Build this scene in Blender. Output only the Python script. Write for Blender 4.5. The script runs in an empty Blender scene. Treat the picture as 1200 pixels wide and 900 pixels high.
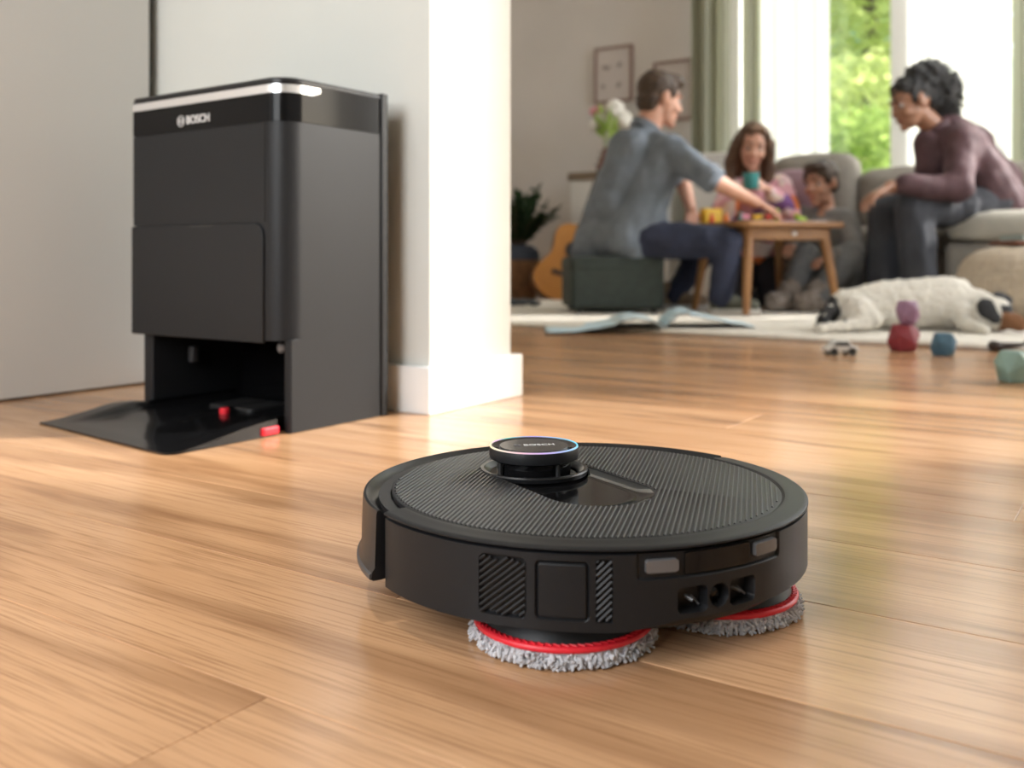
import bpy, bmesh, math, random
from mathutils import Vector, Matrix, noise
random.seed(7)
S = bpy.context.scene
COL = S.collection
PI = math.pi
rad = math.radians

# ------------------------------------------------------------------ camera, light, exposure
CAM_H = 0.285
cam_d = bpy.data.cameras.new('camera')
cam = bpy.data.objects.new('camera', cam_d); COL.objects.link(cam)
cam.location = (0, 0, CAM_H); cam.rotation_euler = (rad(90), 0, 0)
cam_d.sensor_width = 36; cam_d.lens = 36 * 1128 / 1200
cam_d.shift_y = -148 / 1200
cam_d.clip_start = 0.02; cam_d.clip_end = 200
cam_d.dof.use_dof = True; cam_d.dof.focus_distance = 0.86; cam_d.dof.aperture_fstop = 5.2
S.camera = cam

ROOM = rad(-33.9)                       # the room is turned against the camera
RC, RS = math.cos(ROOM), math.sin(ROOM)
def W(a, b, z=0.0):                     # room coordinates -> world
    return Vector((a * RC - b * RS, a * RS + b * RC, z))

world = bpy.data.worlds.new('world'); S.world = world; world.use_nodes = True
wn = world.node_tree.nodes; wl = world.node_tree.links
wn.clear()
wo = wn.new('ShaderNodeOutputWorld'); wb = wn.new('ShaderNodeBackground')
sky = wn.new('ShaderNodeTexSky'); sky.sky_type = 'NISHITA'; sky.sun_disc = False
sky.sun_elevation = rad(30); sky.sun_rotation = rad(90); sky.air_density = 1.0; sky.dust_density = 2.0
wl.new(sky.outputs[0], wb.inputs[0]); wb.inputs[1].default_value = 0.52
wl.new(wb.outputs[0], wo.inputs[0])

def light(name, kind, loc, target, energy, color, **kw):
    d = bpy.data.lights.new(name, kind); d.energy = energy; d.color = color
    for k, v in kw.items(): setattr(d, k, v)
    o = bpy.data.objects.new(name, d); COL.objects.link(o); o.location = loc
    o.rotation_euler = (Vector(target) - Vector(loc)).to_track_quat('-Z', 'Y').to_euler()
    return o
SUN_DIR = Vector((-1.0, -0.10, -0.56)).normalized()
light('sun', 'SUN', (6, 2, 4), Vector((6, 2, 4)) + SUN_DIR, 8.0, (1.0, 0.975, 0.935), angle=rad(3.5))
# area lamps set inside the windows to brighten the room
light('fill_light_right', 'AREA', W(1.62, 5.0, 1.8), W(-2.6, 5.1, 1.0), 100, (0.98, 0.99, 1.0), shape='RECTANGLE', size=1.2, size_y=2.2)  # added fill for the living room, at a made-up window
light('fill_light_rear', 'AREA', W(-0.9, -1.52, 1.5), W(-1.5, 1.2, 0.25), 80, (1.0, 0.985, 0.965), shape='RECTANGLE', size=1.4, size_y=1.9)  # added key for dock, left floor and left wall, from behind the camera
light('window_light_back', 'AREA', W(-0.3, 6.0, 2.1), W(-0.9, 3.0, 0.3), 22, (0.97, 0.99, 1.0), shape='RECTANGLE', size=2.2, size_y=2.2)
# added spot, no fixture: a warm pool of light on the hall floor
light('floor_pool_fill', 'SPOT', (-0.80, 0.60, 2.9), (-0.66, 0.90, 0), 135, (1.0, 0.92, 0.80), spot_size=rad(33), spot_blend=0.9, shadow_soft_size=0.10)

S.view_settings.view_transform = 'Standard'; S.view_settings.look = 'None'
S.view_settings.gamma = 1.0; S.view_settings.use_curve_mapping = False
S.view_settings.exposure = 0.06
S.cycles.max_bounces = 8; S.cycles.diffuse_bounces = 4; S.cycles.glossy_bounces = 4
S.cycles.transmission_bounces = 6; S.cycles.transparent_max_bounces = 12
S.cycles.caustics_reflective = False; S.cycles.caustics_refractive = False
S.cycles.sample_clamp_indirect = 6.0; S.cycles.use_denoising = True

# ------------------------------------------------------------------ materials
def new_mat(name):
    m = bpy.data.materials.new(name); m.use_nodes = True
    return m, m.node_tree.nodes, m.node_tree.links, m.node_tree.nodes['Principled BSDF']
def mat(name, col, rough=0.5, metal=0.0, vary=0.0, vscale=8.0, bump=0.0, bscale=60.0, coat=0.0, sss=0.0, spec=0.5, emit=None, estr=0.0, sheen=0.0, col2=None, detail=3.0):
    m, N, L, P = new_mat(name)
    P.inputs['Base Color'].default_value = (*col, 1); P.inputs['Roughness'].default_value = rough
    P.inputs['Metallic'].default_value = metal; P.inputs['Coat Weight'].default_value = coat
    P.inputs['Specular IOR Level'].default_value = spec
    if sheen: P.inputs['Sheen Weight'].default_value = sheen
    if sss:
        P.inputs['Subsurface Weight'].default_value = sss
        P.inputs['Subsurface Radius'].default_value = (0.02, 0.008, 0.004); P.inputs['Subsurface Scale'].default_value = 0.5
    if emit:
        P.inputs['Emission Color'].default_value = (*emit, 1); P.inputs['Emission Strength'].default_value = estr
    tc = N.new('ShaderNodeTexCoord')
    if vary or col2:
        t = N.new('ShaderNodeTexNoise'); t.inputs['Scale'].default_value = vscale; t.inputs['Detail'].default_value = detail
        L.new(tc.outputs['Object'], t.inputs['Vector'])
        r = N.new('ShaderNodeValToRGB')
        c2 = col2 if col2 else tuple(min(1, c * (1 + vary)) for c in col)
        c1 = col if col2 else tuple(c * (1 - vary) for c in col)
        r.color_ramp.elements[0].position = 0.35; r.color_ramp.elements[0].color = (*c1, 1)
        r.color_ramp.elements[1].position = 0.65; r.color_ramp.elements[1].color = (*c2, 1)
        L.new(t.outputs[0], r.inputs[0]); L.new(r.outputs[0], P.inputs['Base Color'])
    if bump:
        t2 = N.new('ShaderNodeTexNoise'); t2.inputs['Scale'].default_value = bscale; t2.inputs['Detail'].default_value = 4
        L.new(tc.outputs['Object'], t2.inputs['Vector'])
        b = N.new('ShaderNodeBump'); b.inputs['Strength'].default_value = bump; b.inputs['Distance'].default_value = 0.01
        L.new(t2.outputs[0], b.inputs['Height']); L.new(b.outputs[0], P.inputs['Normal'])
    return m

def plank_mat():
    m, N, L, P = new_mat('oak_plank')
    tc = N.new('ShaderNodeTexCoord'); oi = N.new('ShaderNodeObjectInfo')
    off = N.new('ShaderNodeVectorMath'); off.operation = 'SCALE'; off.inputs[0].default_value = (37.0, 91.0, 13.0)
    L.new(oi.outputs['Random'], off.inputs['Scale'])
    add = N.new('ShaderNodeVectorMath'); add.operation = 'ADD'
    L.new(tc.outputs['Object'], add.inputs[0]); L.new(off.outputs[0], add.inputs[1])
    def mapping(s):
        mp = N.new('ShaderNodeMapping'); mp.inputs['Scale'].default_value = s
        L.new(add.outputs[0], mp.inputs['Vector']); return mp
    # broad cathedral figure: bands across the board warped by slow noise
    mw = mapping((0.55, 5.5, 1)); warp = N.new('ShaderNodeTexNoise'); warp.inputs['Scale'].default_value = 1.6; warp.inputs['Detail'].default_value = 2
    L.new(mw.outputs[0], warp.inputs['Vector'])
    mul = N.new('ShaderNodeMath'); mul.operation = 'MULTIPLY'; mul.inputs[1].default_value = 19.0
    L.new(warp.outputs[0], mul.inputs[0])
    sn = N.new('ShaderNodeMath'); sn.operation = 'SINE'; L.new(mul.outputs[0], sn.inputs[0])
    # fine pores
    mf = mapping((7.0, 300, 1)); fine = N.new('ShaderNodeTexNoise'); fine.inputs['Scale'].default_value = 1.0; fine.inputs['Detail'].default_value = 5; fine.inputs['Roughness'].default_value = 0.65
    L.new(mf.outputs[0], fine.inputs['Vector'])
    # broad light / dark streaks
    mb = mapping((0.9, 8.0, 1)); brd = N.new('ShaderNodeTexNoise'); brd.inputs['Scale'].default_value = 1.3; brd.inputs['Detail'].default_value = 4
    L.new(mb.outputs[0], brd.inputs['Vector'])
    def mix(a, b, f, t='MIX'):
        x = N.new('ShaderNodeMix'); x.data_type = 'RGBA'; x.blend_type = t
        if isinstance(f, float): x.inputs[0].default_value = f
        else: L.new(f, x.inputs[0])
        for v, i in ((a, 6), (b, 7)):
            if isinstance(v, tuple): x.inputs[i].default_value = (*v, 1)
            else: L.new(v, x.inputs[i])
        return x.outputs[2]
    def ramp(src, p0, p1, v0=0.0, v1=1.0):
        x = N.new('ShaderNodeMapRange'); L.new(src, x.inputs[0])
        x.inputs[1].default_value = p0; x.inputs[2].default_value = p1; x.inputs[3].default_value = v0; x.inputs[4].default_value = v1
        return x.outputs[0]
    c = mix(OAK_L, OAK_M, ramp(brd.outputs[0], 0.36, 0.62))
    c = mix(c, OAK_D, ramp(brd.outputs[0], 0.60, 0.76, 0.0, 0.75))
    c = mix(c, OAK_D, ramp(sn.outputs[0], 0.2, 1.0, 0.0, 0.42))
    c = mix(c, OAK_D, ramp(fine.outputs[0], 0.48, 0.66, 0.0, 0.55))
    mk = mapping((2.3, 24.0, 1)); kn = N.new('ShaderNodeTexNoise'); kn.inputs['Scale'].default_value = 1.0; kn.inputs['Detail'].default_value = 3; kn.inputs['Distortion'].default_value = 0.52
    L.new(mk.outputs[0], kn.inputs['Vector'])
    c = mix(c, OAK_D, ramp(kn.outputs[0], 0.58, 0.74, 0.0, 0.80))
    hv = N.new('ShaderNodeHueSaturation'); L.new(c, hv.inputs['Color'])
    rv = ramp(oi.outputs['Random'], 0, 1, 0.92, 1.07); L.new(rv, hv.inputs['Value'])
    L.new(hv.outputs[0], P.inputs['Base Color'])
    rr = ramp(fine.outputs[0], 0.3, 0.75, 0.13, 0.24); L.new(rr, P.inputs['Roughness'])
    P.inputs['Specular IOR Level'].default_value = 0.38
    bp = N.new('ShaderNodeBump'); bp.inputs['Strength'].default_value = 0.10; bp.inputs['Distance'].default_value = 0.002
    L.new(fine.outputs[0], bp.inputs['Height']); L.new(bp.outputs[0], P.inputs['Normal'])
    return m
OAK_L = (0.63, 0.375, 0.205); OAK_M = (0.51, 0.285, 0.145); OAK_D = (0.24, 0.115, 0.052)

M = {}
M['oak'] = plank_mat()
M['paint'] = mat('wall_paint', (0.60, 0.605, 0.565), 0.7, vary=0.02, vscale=2, bump=0.05, bscale=250)
M['paint_panel'] = mat('panel_paint', (0.62, 0.61, 0.58), 0.55, vary=0.02, vscale=1.5)
M['paint_back'] = mat('back_wall_paint', (0.68, 0.645, 0.61), 0.8, vary=0.03, vscale=2)
M['ceiling'] = mat('ceiling_paint', (0.82, 0.81, 0.78), 0.9)
M['white'] = mat('white_gloss_paint', (0.82, 0.82, 0.80), 0.35)
M['gap'] = mat('dark_gap', (0.03, 0.028, 0.02), 0.8)
M['black'] = mat('matt_black_plastic', (0.0105, 0.0110, 0.0122), 0.44, spec=0.28, bump=0.03, bscale=900)
M['black_dark'] = mat('deep_black_plastic', (0.010, 0.010, 0.0105), 0.5)
M['black_gloss'] = mat('gloss_black_plastic', (0.005, 0.005, 0.0055), 0.09, spec=0.28)
M['black_satin'] = mat('satin_black_plastic', (0.0105, 0.011, 0.012), 0.30, spec=0.35)
M['grey_plastic'] = mat('grey_plastic', (0.085, 0.085, 0.088), 0.35)
M['steel'] = mat('brushed_contact_steel', (0.15, 0.15, 0.155), 0.32, metal=0.35)
M['chrome'] = mat('chrome_band', (0.86, 0.86, 0.87), 0.22, metal=0.8)
M['letter'] = mat('silver_lettering', (0.72, 0.72, 0.72), 0.35, metal=0.2)
M['letter_grey'] = mat('grey_lettering', (0.16, 0.16, 0.17), 0.4)
M['red'] = mat('red_plastic', (0.72, 0.020, 0.035), 0.4)
M['fibre'] = mat('grey_mop_fibre', (0.52, 0.52, 0.54), 0.9, vary=0.2, vscale=90)

# ------------------------------------------------------------------ geometry helpers
class G:
    """collects shapes into one mesh"""
    def __init__(s): s.v = []; s.f = []; s.mi = []; s.cur = 0
    def add(s, vs, fs):
        o = len(s.v); s.v.extend([Vector(x) for x in vs]); s.f.extend([[i + o for i in f] for f in fs]); s.mi.extend([s.cur] * len(fs)); return s
    def box(s, x0, x1, y0, y1, z0, z1, mtx=None):
        vs = [Vector(p) for p in ((x0,y0,z0),(x1,y0,z0),(x1,y1,z0),(x0,y1,z0),(x0,y0,z1),(x1,y0,z1),(x1,y1,z1),(x0,y1,z1))]
        if mtx: vs = [mtx @ v for v in vs]
        return s.add(vs, [(3,2,1,0),(4,5,6,7),(0,1,5,4),(1,2,6,5),(2,3,7,6),(3,0,4,7)])
    def grid(s, pts, flip=False, closed_u=False):
        n = len(pts); m = len(pts[0]); vs = [p for r in pts for p in r]; fs = []
        for i in range(n if closed_u else n - 1):
            for j in range(m - 1):
                i2 = (i + 1) % n
                q = (i*m+j, i2*m+j, i2*m+j+1, i*m+j+1)
                fs.append(q[::-1] if flip else q)
        return s.add(vs, fs)
    def lathe(s, prof, n=48, c=(0,0,0), a0=0.0, a1=360.0, mtx=None, close=False):
        """prof: (r, z) list; arcs get end caps when the profile is closed"""
        full = abs(a1 - a0) >= 359.9; c = Vector(c); p = list(prof)
        if close: p = p + [p[0]]
        rows = []
        for i in range(n if full else n + 1):
            t = rad(a0 + (a1 - a0) * i / n)
            row = [c + Vector((r * math.cos(t), r * math.sin(t), z)) for r, z in p]
            if mtx: row = [mtx @ x for x in row]
            rows.append(row)
        s.grid(rows, closed_u=full)
        if close and not full:
            k = len(prof)
            for row, fl in ((rows[0], False), (rows[-1], True)):
                s.add(row[:k], [list(range(k))[::-1] if not fl else list(range(k))])
        return s
    def tube(s, pts, rs, n=8, cap=True):
        pts = [Vector(p) for p in pts]
        if not hasattr(rs, '__len__'): rs = [rs] * len(pts)
        rows = []; up = None
        for i, p in enumerate(pts):
            d = (pts[min(i+1, len(pts)-1)] - pts[max(i-1, 0)]).normalized()
            if up is None: up = Vector((0,0,1)) if abs(d.z) < 0.9 else Vector((1,0,0))
            x = d.cross(up).normalized(); up = x.cross(d).normalized()
            rows.append([p + (x * math.cos(2*PI*k/n) + up * math.sin(2*PI*k/n)) * rs[i] for k in range(n)] )
        o = len(s.v); vs = [q for r in rows for q in r]; fs = []
        for i in range(len(rows) - 1):
            for k in range(n):
                fs.append((i*n+k, i*n+(k+1)%n, (i+1)*n+(k+1)%n, (i+1)*n+k))
        if cap:
            fs.append(tuple(range(n))[::-1]); fs.append(tuple((len(rows)-1)*n + k for k in range(n)))
        return s.add(vs, fs)
    def ball(s, c, r, n=12, m=8, mtx=None):
        c = Vector(c); r = Vector((r, r, r)) if not hasattr(r, '__len__') else Vector(r)
        rows = []
        for i in range(n):
            t = 2*PI*i/n; row = []
            for j in range(m + 1):
                p = -PI/2 + PI*j/m
                q = Vector((r.x*math.cos(p)*math.cos(t), r.y*math.cos(p)*math.sin(t), r.z*math.sin(p)))
                if mtx: q = mtx @ q
                row.append(c + q)
            rows.append(row)
        return s.grid(rows, closed_u=True)
    def cone(s, p0, r0, p1, r1, n=14):
        """rounded cone: two balls and the tapered limb between"""
        p0 = Vector(p0); p1 = Vector(p1)
        s.ball(p0, r0, n, 8); s.ball(p1, r1, n, 8)
        if (p1 - p0).length > 1e-5: s.tube([p0, p1], [r0, r1], n)
        return s
    def prism(s, poly, z0, z1, mtx=None):
        n = len(poly); vs = [Vector((x, y, z0)) for x, y in poly] + [Vector((x, y, z1)) for x, y in poly]
        if mtx: vs = [mtx @ v for v in vs]
        return s.add(vs, [tuple(range(n))[::-1], tuple(range(n, 2*n))] + [(i, (i+1)%n, n+(i+1)%n, n+i) for i in range(n)])
    def obj(s, name, m, parent=None, smooth=True, bevel=0.0, seg=2, angle=35, loc=None, rotz=None):
        me = bpy.data.meshes.new(name)
        me.from_pydata([tuple(v) for v in s.v], [], s.f)
        ms = m if isinstance(m, (list, tuple)) else [m]
        for x in ms: me.materials.append(x)
        if len(ms) > 1: me.polygons.foreach_set('material_index', s.mi)
        bm = bmesh.new(); bm.from_mesh(me); bmesh.ops.remove_doubles(bm, verts=bm.verts, dist=1e-6)
        bmesh.ops.recalc_face_normals(bm, faces=bm.faces); bm.to_mesh(me); bm.free()
        o = bpy.data.objects.new(name, me); COL.objects.link(o)
        if parent: o.parent = parent
        if loc is not None: o.location = loc
        if rotz is not None: o.rotation_euler[2] = rotz
        if bevel:
            b = o.modifiers.new('bevel', 'BEVEL'); b.width = bevel; b.segments = seg; b.limit_method = 'ANGLE'; b.angle_limit = rad(40)
        if smooth:
            me.polygons.foreach_set('use_smooth', [True] * len(me.polygons))
            me.set_sharp_from_angle(angle=rad(angle))
        return o

def tag(o, label=None, cat=None, group=None, kind=None):
    if label: o['label'] = label
    if cat: o['category'] = cat
    if group: o['group'] = group
    if kind: o['kind'] = kind
    return o
def thing(name, label, cat, loc=(0,0,0), rotz=0.0, group=None):
    o = bpy.data.objects.new(name, None); COL.objects.link(o); o.empty_display_size = 0.05
    o.location = loc; o.rotation_euler = (0, 0, rotz)
    return tag(o, label, cat, group)
def struct(g, name, m, **kw):
    kw.setdefault('rotz', ROOM); kw.setdefault('smooth', False)
    return tag(g.obj(name, m, **kw), kind='structure')
def lettering(name, s, size, m, parent, mtx, depth=0.0004, bold=0.0):
    c = bpy.data.curves.new(name, 'FONT'); c.body = s; c.size = size; c.extrude = depth; c.offset = bold; c.align_y = 'CENTER'
    t = bpy.data.objects.new('text_tmp', c); COL.objects.link(t)
    dg = bpy.context.evaluated_depsgraph_get(); me = bpy.data.meshes.new_from_object(t.evaluated_get(dg))
    bpy.data.objects.remove(t); me.name = name
    me.materials.clear(); me.materials.append(m)
    me.transform(mtx)
    o = bpy.data.objects.new(name, me); COL.objects.link(o); o.parent = parent
    return o
def rrect(x0, x1, y0, y1, r, n=5):
    """rounded rectangle outline; r is one radius or four (x0y0, x1y0, x1y1, x0y1)"""
    rs = r if hasattr(r, '__len__') else (r,) * 4
    out = []
    for (cx, cy, q, sx, sy), R_ in zip(((x0, y0, 180, 1, 1), (x1, y0, 270, -1, 1), (x1, y1, 0, -1, -1), (x0, y1, 90, 1, -1)), rs):
        if R_ <= 0: out.append((cx, cy)); continue
        for k in range(n + 1):
            t = rad(q + 90 * k / n); out.append((cx + sx*R_ + R_*math.cos(t), cy + sy*R_ + R_*math.sin(t)))
    return out
def copy_tree(o, parent=None):
    c = o.copy(); COL.objects.link(c)
    if parent: c.parent = parent
    for ch in list(o.children): copy_tree(ch, c)
    return c

# ------------------------------------------------------------------ the room
struct(G().box(-4.8, 1.9, -1.8, 6.5, -0.08, -0.0135), 'floor_slab', M['gap']).name = 'floor'
floor = bpy.data.objects['floor']
PW = 0.184
plank_meshes = {}
def plank(length):
    if length not in plank_meshes:
        g = G(); w = PW / 2 - 0.0003; L2 = length / 2 - 0.0001; c = 0.0007
        lo = [(-L2,-w,-0.012),(L2,-w,-0.012),(L2,w,-0.012),(-L2,w,-0.012)]
        mi = [(x, y, -c) for x, y, z in lo]; hi = [(x - math.copysign(c, x), y - math.copysign(c, y), 0) for x, y, z in lo]
        g.add(lo + mi + hi, [(3,2,1,0),(8,9,10,11)] + [(i, (i+1)%4, 4+(i+1)%4, 4+i) for i in range(4)] + [(4+i, 4+(i+1)%4, 8+(i+1)%4, 8+i) for i in range(4)])
        o = g.obj('plank', M['oak'], floor, smooth=False); plank_meshes[length] = o.data
        return o
    o = bpy.data.objects.new('plank', plank_meshes[length]); COL.objects.link(o); o.parent = floor
    return o
row = 0; b = -0.52 + 0.031
rp = random.Random(11)
while b < 6.2:
    a = -4.7 - rp.choice((0.1, 0.7, 1.2, 1.6)) if b > 1.3 else -1.98 - rp.choice((0.0, 0.35, 0.7, 1.15))
    if b <= -0.3: a -= 0.2
    amax = 1.75
    while a < amax:
        ln = rp.choice((2.2, 2.4, 2.6))
        p = plank(ln); p.location = (a + ln/2, b + PW/2, 0)
        a += ln
    b += PW; row += 1

struct(G().box(-4.8, 1.9, -1.8, 6.5, 3.6, 3.7), 'ceiling', M['ceiling'])
struct(G().box(-2.2, -1.93, -1.75, 1.375, -0.02, 3.6), 'wall_left', M['gap'])
tag(G().box(-1.925, -1.9, -1.7, 1.353, 0.004, 3.55).obj('trim_1', M['paint_panel'], smooth=False, rotz=ROOM, bevel=0.001), kind='structure')
struct(G().box(-4.7, -1.452, 1.382, 1.60, -0.02, 3.6), 'wall_partition', M['paint'])
struct(G().box(-1.457, -1.105, 1.375, 1.640, -0.02, 3.6), 'wall_column', M['paint'], bevel=0.002)
g = G(); g.prism([(-1.453,1.360),(-1.094,1.360),(-1.094,1.668),(-1.47,1.668),(-1.47,1.60),(-1.108,1.60),(-1.108,1.376),(-1.453,1.376)], 0.0, 0.086)
struct(g, 'baseboard_column', M['white'], bevel=0.002)
struct(G().box(-1.898, -1.455, 1.366, 1.381, 0.0, 0.086), 'baseboard_partition', M['white'], bevel=0.002)
struct(G().box(-4.8, -4.6, 1.4, 6.4, -0.02, 3.6), 'wall_far_left', M['paint_back'])
# rear wall, behind the camera, with an added window opening for fill light
g = G(); g.box(-2.2, -1.7, -1.75, -1.6, -0.02, 3.6).box(-0.1, 1.9, -1.75, -1.6, -0.02, 3.6).box(-1.7, -0.1, -1.75, -1.6, -0.02, 0.45).box(-1.7, -0.1, -1.75, -1.6, 2.55, 3.6)
struct(g, 'wall_rear', M['paint'])
# right wall with a tall window and an added opening for the fill lamp
g = G(); g.box(1.75, 1.9, -1.75, 3.08, -0.02, 3.6).box(1.75, 1.9, 4.05, 4.35, -0.02, 3.6).box(1.75, 1.9, 5.65, 6.4, -0.02, 3.6)
for b0_, b1_ in ((3.08, 4.05), (4.35, 5.65)): g.box(1.75, 1.9, b0_, b1_, -0.02, 0.25).box(1.75, 1.9, b0_, b1_, 3.1, 3.6)
struct(g, 'wall_right', M['paint'])
# window wall
WA0, WA1, WZ0, WZ1 = -2.42, 1.35, 0.30, 3.40
g = G(); g.box(-4.7, WA0, 6.2, 6.4, -0.02, 3.6).box(WA1, 1.9, 6.2, 6.4, -0.02, 3.6).box(WA0, WA1, 6.2, 6.4, -0.02, WZ0).box(WA0, WA1, 6.2, 6.4, WZ1, 3.6)
struct(g, 'wall_back', M['paint_back'])
glass, N_, L_, P_ = new_mat('window_glass')
mixs = N_.new('ShaderNodeMixShader'); tr = N_.new('ShaderNodeBsdfTransparent'); gl = N_.new('ShaderNodeBsdfGlossy'); gl.inputs['Roughness'].default_value = 0.02
mixs.inputs[0].default_value = 0.06; L_.new(tr.outputs[0], mixs.inputs[1]); L_.new(gl.outputs[0], mixs.inputs[2])
L_.new(mixs.outputs[0], N_['Material Output'].inputs['Surface'])
M['glass'] = glass
def window(name, axis, p, u0, u1, z0, z1, posts, t=0.06):
    """axis 'b': pane plane b = p, posts at given a; axis 'a': plane a = p"""
    w = bpy.data.objects.new(name, None); COL.objects.link(w); w.rotation_euler[2] = ROOM; w['kind'] = 'structure'
    def bx(ua, ub, za, zb, d=0.03):
        return G().box(ua, ub, p - d, p + d, za, zb) if axis == 'b' else G().box(p - d, p + d, ua, ub, za, zb)
    for q in ((u0, u1, z0, z0 + t), (u0, u1, z1 - t, z1)): bx(*q).obj('frame_rail', M['white'], w, smooth=False, bevel=0.004)
    edges = [u0] + [x for x, _ in posts] + [u1]
    bx(u0, u0 + t, z0, z1, 0.032).obj('frame_post', M['white'], w, smooth=False, bevel=0.004)
    bx(u1 - t, u1, z0, z1, 0.032).obj('frame_post', M['white'], w, smooth=False, bevel=0.004)
    for x, wd in posts: bx(x - wd/2, x + wd/2, z0, z1, 0.035).obj('frame_post', M['white'], w, smooth=False, bevel=0.004)
    for q0, q1 in zip(edges[:-1], edges[1:]): bx(q0 + 0.02, q1 - 0.02, z0 + 0.02, z1 - 0.02, 0.004).obj('pane', M['glass'], w, smooth=False)
    return w
window('window_1', 'b', 6.30, WA0, WA1, WZ0, WZ1, [(-2.275, 0.06), (-1.31, 0.145), (-0.2, 0.12), (0.62, 0.08)])
window('window_2', 'a', 1.83, 3.08, 4.05, 0.25, 3.1, [], 0.03)
window('fill_window_right', 'a', 1.83, 4.35, 5.65, 0.25, 3.1, [])  # unseen window added to account for the living-room fill
window('fill_window_rear', 'b', -1.68, -1.7, -0.1, 0.45, 2.55, [(-0.9, 0.06)])  # unseen window added to light the dock and left floor
struct(G().box(-4.58, WA0, 6.185, 6.2, 0, 0.10), 'baseboard_back', M['white'], bevel=0.003)
# ------------------------------------------------------------------ robot vacuum
RR = 0.187
def robot():
    t = thing('robot_vacuum', 'round black robot vacuum with red-rimmed mop pads on the oak floor', 'robot vacuum', (0.063, 0.842, 0), rad(-63.7))
    def cyl(al, z, r=RR): q = rad(al); return Vector((r*math.cos(q), r*math.sin(q), z))
    def rr(al, z, a0, a1, z0, z1, rd):      # signed distance to a rounded rectangle on the skin, metres
        x = rad(al - (a0+a1)/2) * RR; y = z - (z0+z1)/2; hx = rad(a1-a0)*RR/2 - rd; hy = (z1-z0)/2 - rd
        dx, dy = abs(x) - hx, abs(y) - hy
        return math.hypot(max(dx,0), max(dy,0)) + min(max(dx,dy),0) - rd
    def st(d, w=0.0008): return max(0.0, min(1.0, 0.5 - d/w))
    def zbot(al): k = max(0, min(1, (al + 25) / 18)); k = k*k*(3-2*k); return 0.0295 + 0.0065 * k
    def depth(al, z):
        d = 0.0
        d = max(d, 0.0040 * st(rr(al, z, -53.6, -43.1, 0.0365, 0.0775, 0.004)))             # large grille pocket
        d = max(d, 0.0040 * st(rr(al, z, -27.9, -24.7, 0.0365, 0.0785, 0.0012)))            # small grille pocket
        q = rr(al, z, -40.6, -29.8, 0.0380, 0.0765, 0.003); d = max(d, 0.0022 * st(abs(q) - 0.0007))  # door joint
        d = max(d, 0.0022 * st(rr(al, z, -19.4, 19.6, 0.0650, 0.0990, 0.003)))              # contact recess
        d = max(d, 0.0150 * st(rr(al, z, -10.3, -3.4, 0.0400, 0.0570, 0.004)))
        d = max(d, 0.0150 * st(rr(al, z, 2.9, 10.1, 0.0400, 0.0570, 0.003)))
        x = rad(al + 0.2) * RR; d = max(d, 0.012 * st(math.hypot(x, z - 0.0490) - 0.0076))
        return d
    cols = [-86 + 2.0*i for i in range(14)] + [-58 + 0.22*i for i in range(362)] + [22 + 2.0*i for i in range(40)] + [101.5]
    nz = 72; rows = []
    for al in cols:
        z0 = zbot(al); r = [cyl(al, z0 - 0.004, RR - 0.012), cyl(al, z0 - 0.0008, RR - 0.003)]
        for j in range(nz + 1):
            z = z0 + (0.0822 - z0) * j / nz
            r.append(cyl(al, z, RR - depth(al, z)))
        r += [cyl(al, 0.0827, RR - 0.0012), cyl(al, 0.0827, RR - 0.010)]
        rows.append(r)
    g = G(); g.grid(rows)
    g.lathe([(0.0, 0.0255), (0.172, 0.0255), (0.176, 0.030), (0.178, 0.05), (0.178, 0.0838), (0.168, 0.0838), (0.166, 0.0762), (0.0, 0.0762)], 96)   # inner core and belly
    body = g.obj('body', M['black'], t, angle=50)
    # slatted vents
    def slats(a0, a1, z0, z1, pitch, slope, name):
        g = G(); w = rad(a1 - a0) * RR; k = z0 - w*slope - pitch
        while k < z1 + pitch:
            pts = []
            for i in range(9):
                x = w * i / 8; z = k + slope * x
                if z0 < z < z1: pts.append(cyl(a0 + (a1-a0)*i/8, z, RR - 0.0012))
            if len(pts) >= 2: g.tube(pts, 0.00130, 6)
            k += pitch
        g.obj(name, M['black'], t)
    slats(-53.6, -43.1, 0.0365, 0.0775, 0.0046, 0.80, 'vent_grille'); slats(-27.9, -24.7, 0.0365, 0.0785, 0.0046, 0.95, 'vent_grille')
    def patch(name, a0, a1, z0, z1, r0, th, m, par=t, rd=0.0015, dz=0.0):
        g = G(); pl = rrect(0, 1, 0, 1, 0.0)
        L_ = rad(a1-a0)*RR; out = rrect(0, L_, z0, z1, rd, 4)
        c = ((a0+a1)/2, (z0+z1)/2); n = len(out)
        def at(x, z, r): return cyl(a0 + (a1-a0)*x/L_, z, r)
        # curved plate: columns across
        K = 14; outer = []; 
        for i in range(K+1):
            x = L_*i/K
            e = max(0.0, rd - min(x, L_-x)); ins = rd - math.sqrt(max(0, rd*rd - e*e))
            za, zb = z0 + ins, z1 - ins
            outer.append([at(x, za, r0), at(x, za, r0+th*0.7), at(x, za+min(rd,0.0006), r0+th), at(x, zb-min(rd,0.0006), r0+th), at(x, zb, r0+th*0.7), at(x, zb, r0)])
        g.grid(outer); g.add(outer[0], [(0,1,2,3,4,5)]); g.add(outer[-1], [(5,4,3,2,1,0)])
        return g.obj(name, m, par, angle=30)
    patch('filter_door', -40.2, -30.2, 0.0388, 0.0757, RR-0.0035, 0.0031, M['black_satin'], rd=0.002)
    rec = patch('contact_panel', -19.0, 19.2, 0.0656, 0.0820, RR-0.0040, 0.0020, M['black'], rd=0.003)
    patch('sensor_window', -8.6, 8.9, 0.0660, 0.0820, RR-0.0030, 0.0022, M['black_gloss'], rd=0.0006)
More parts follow.
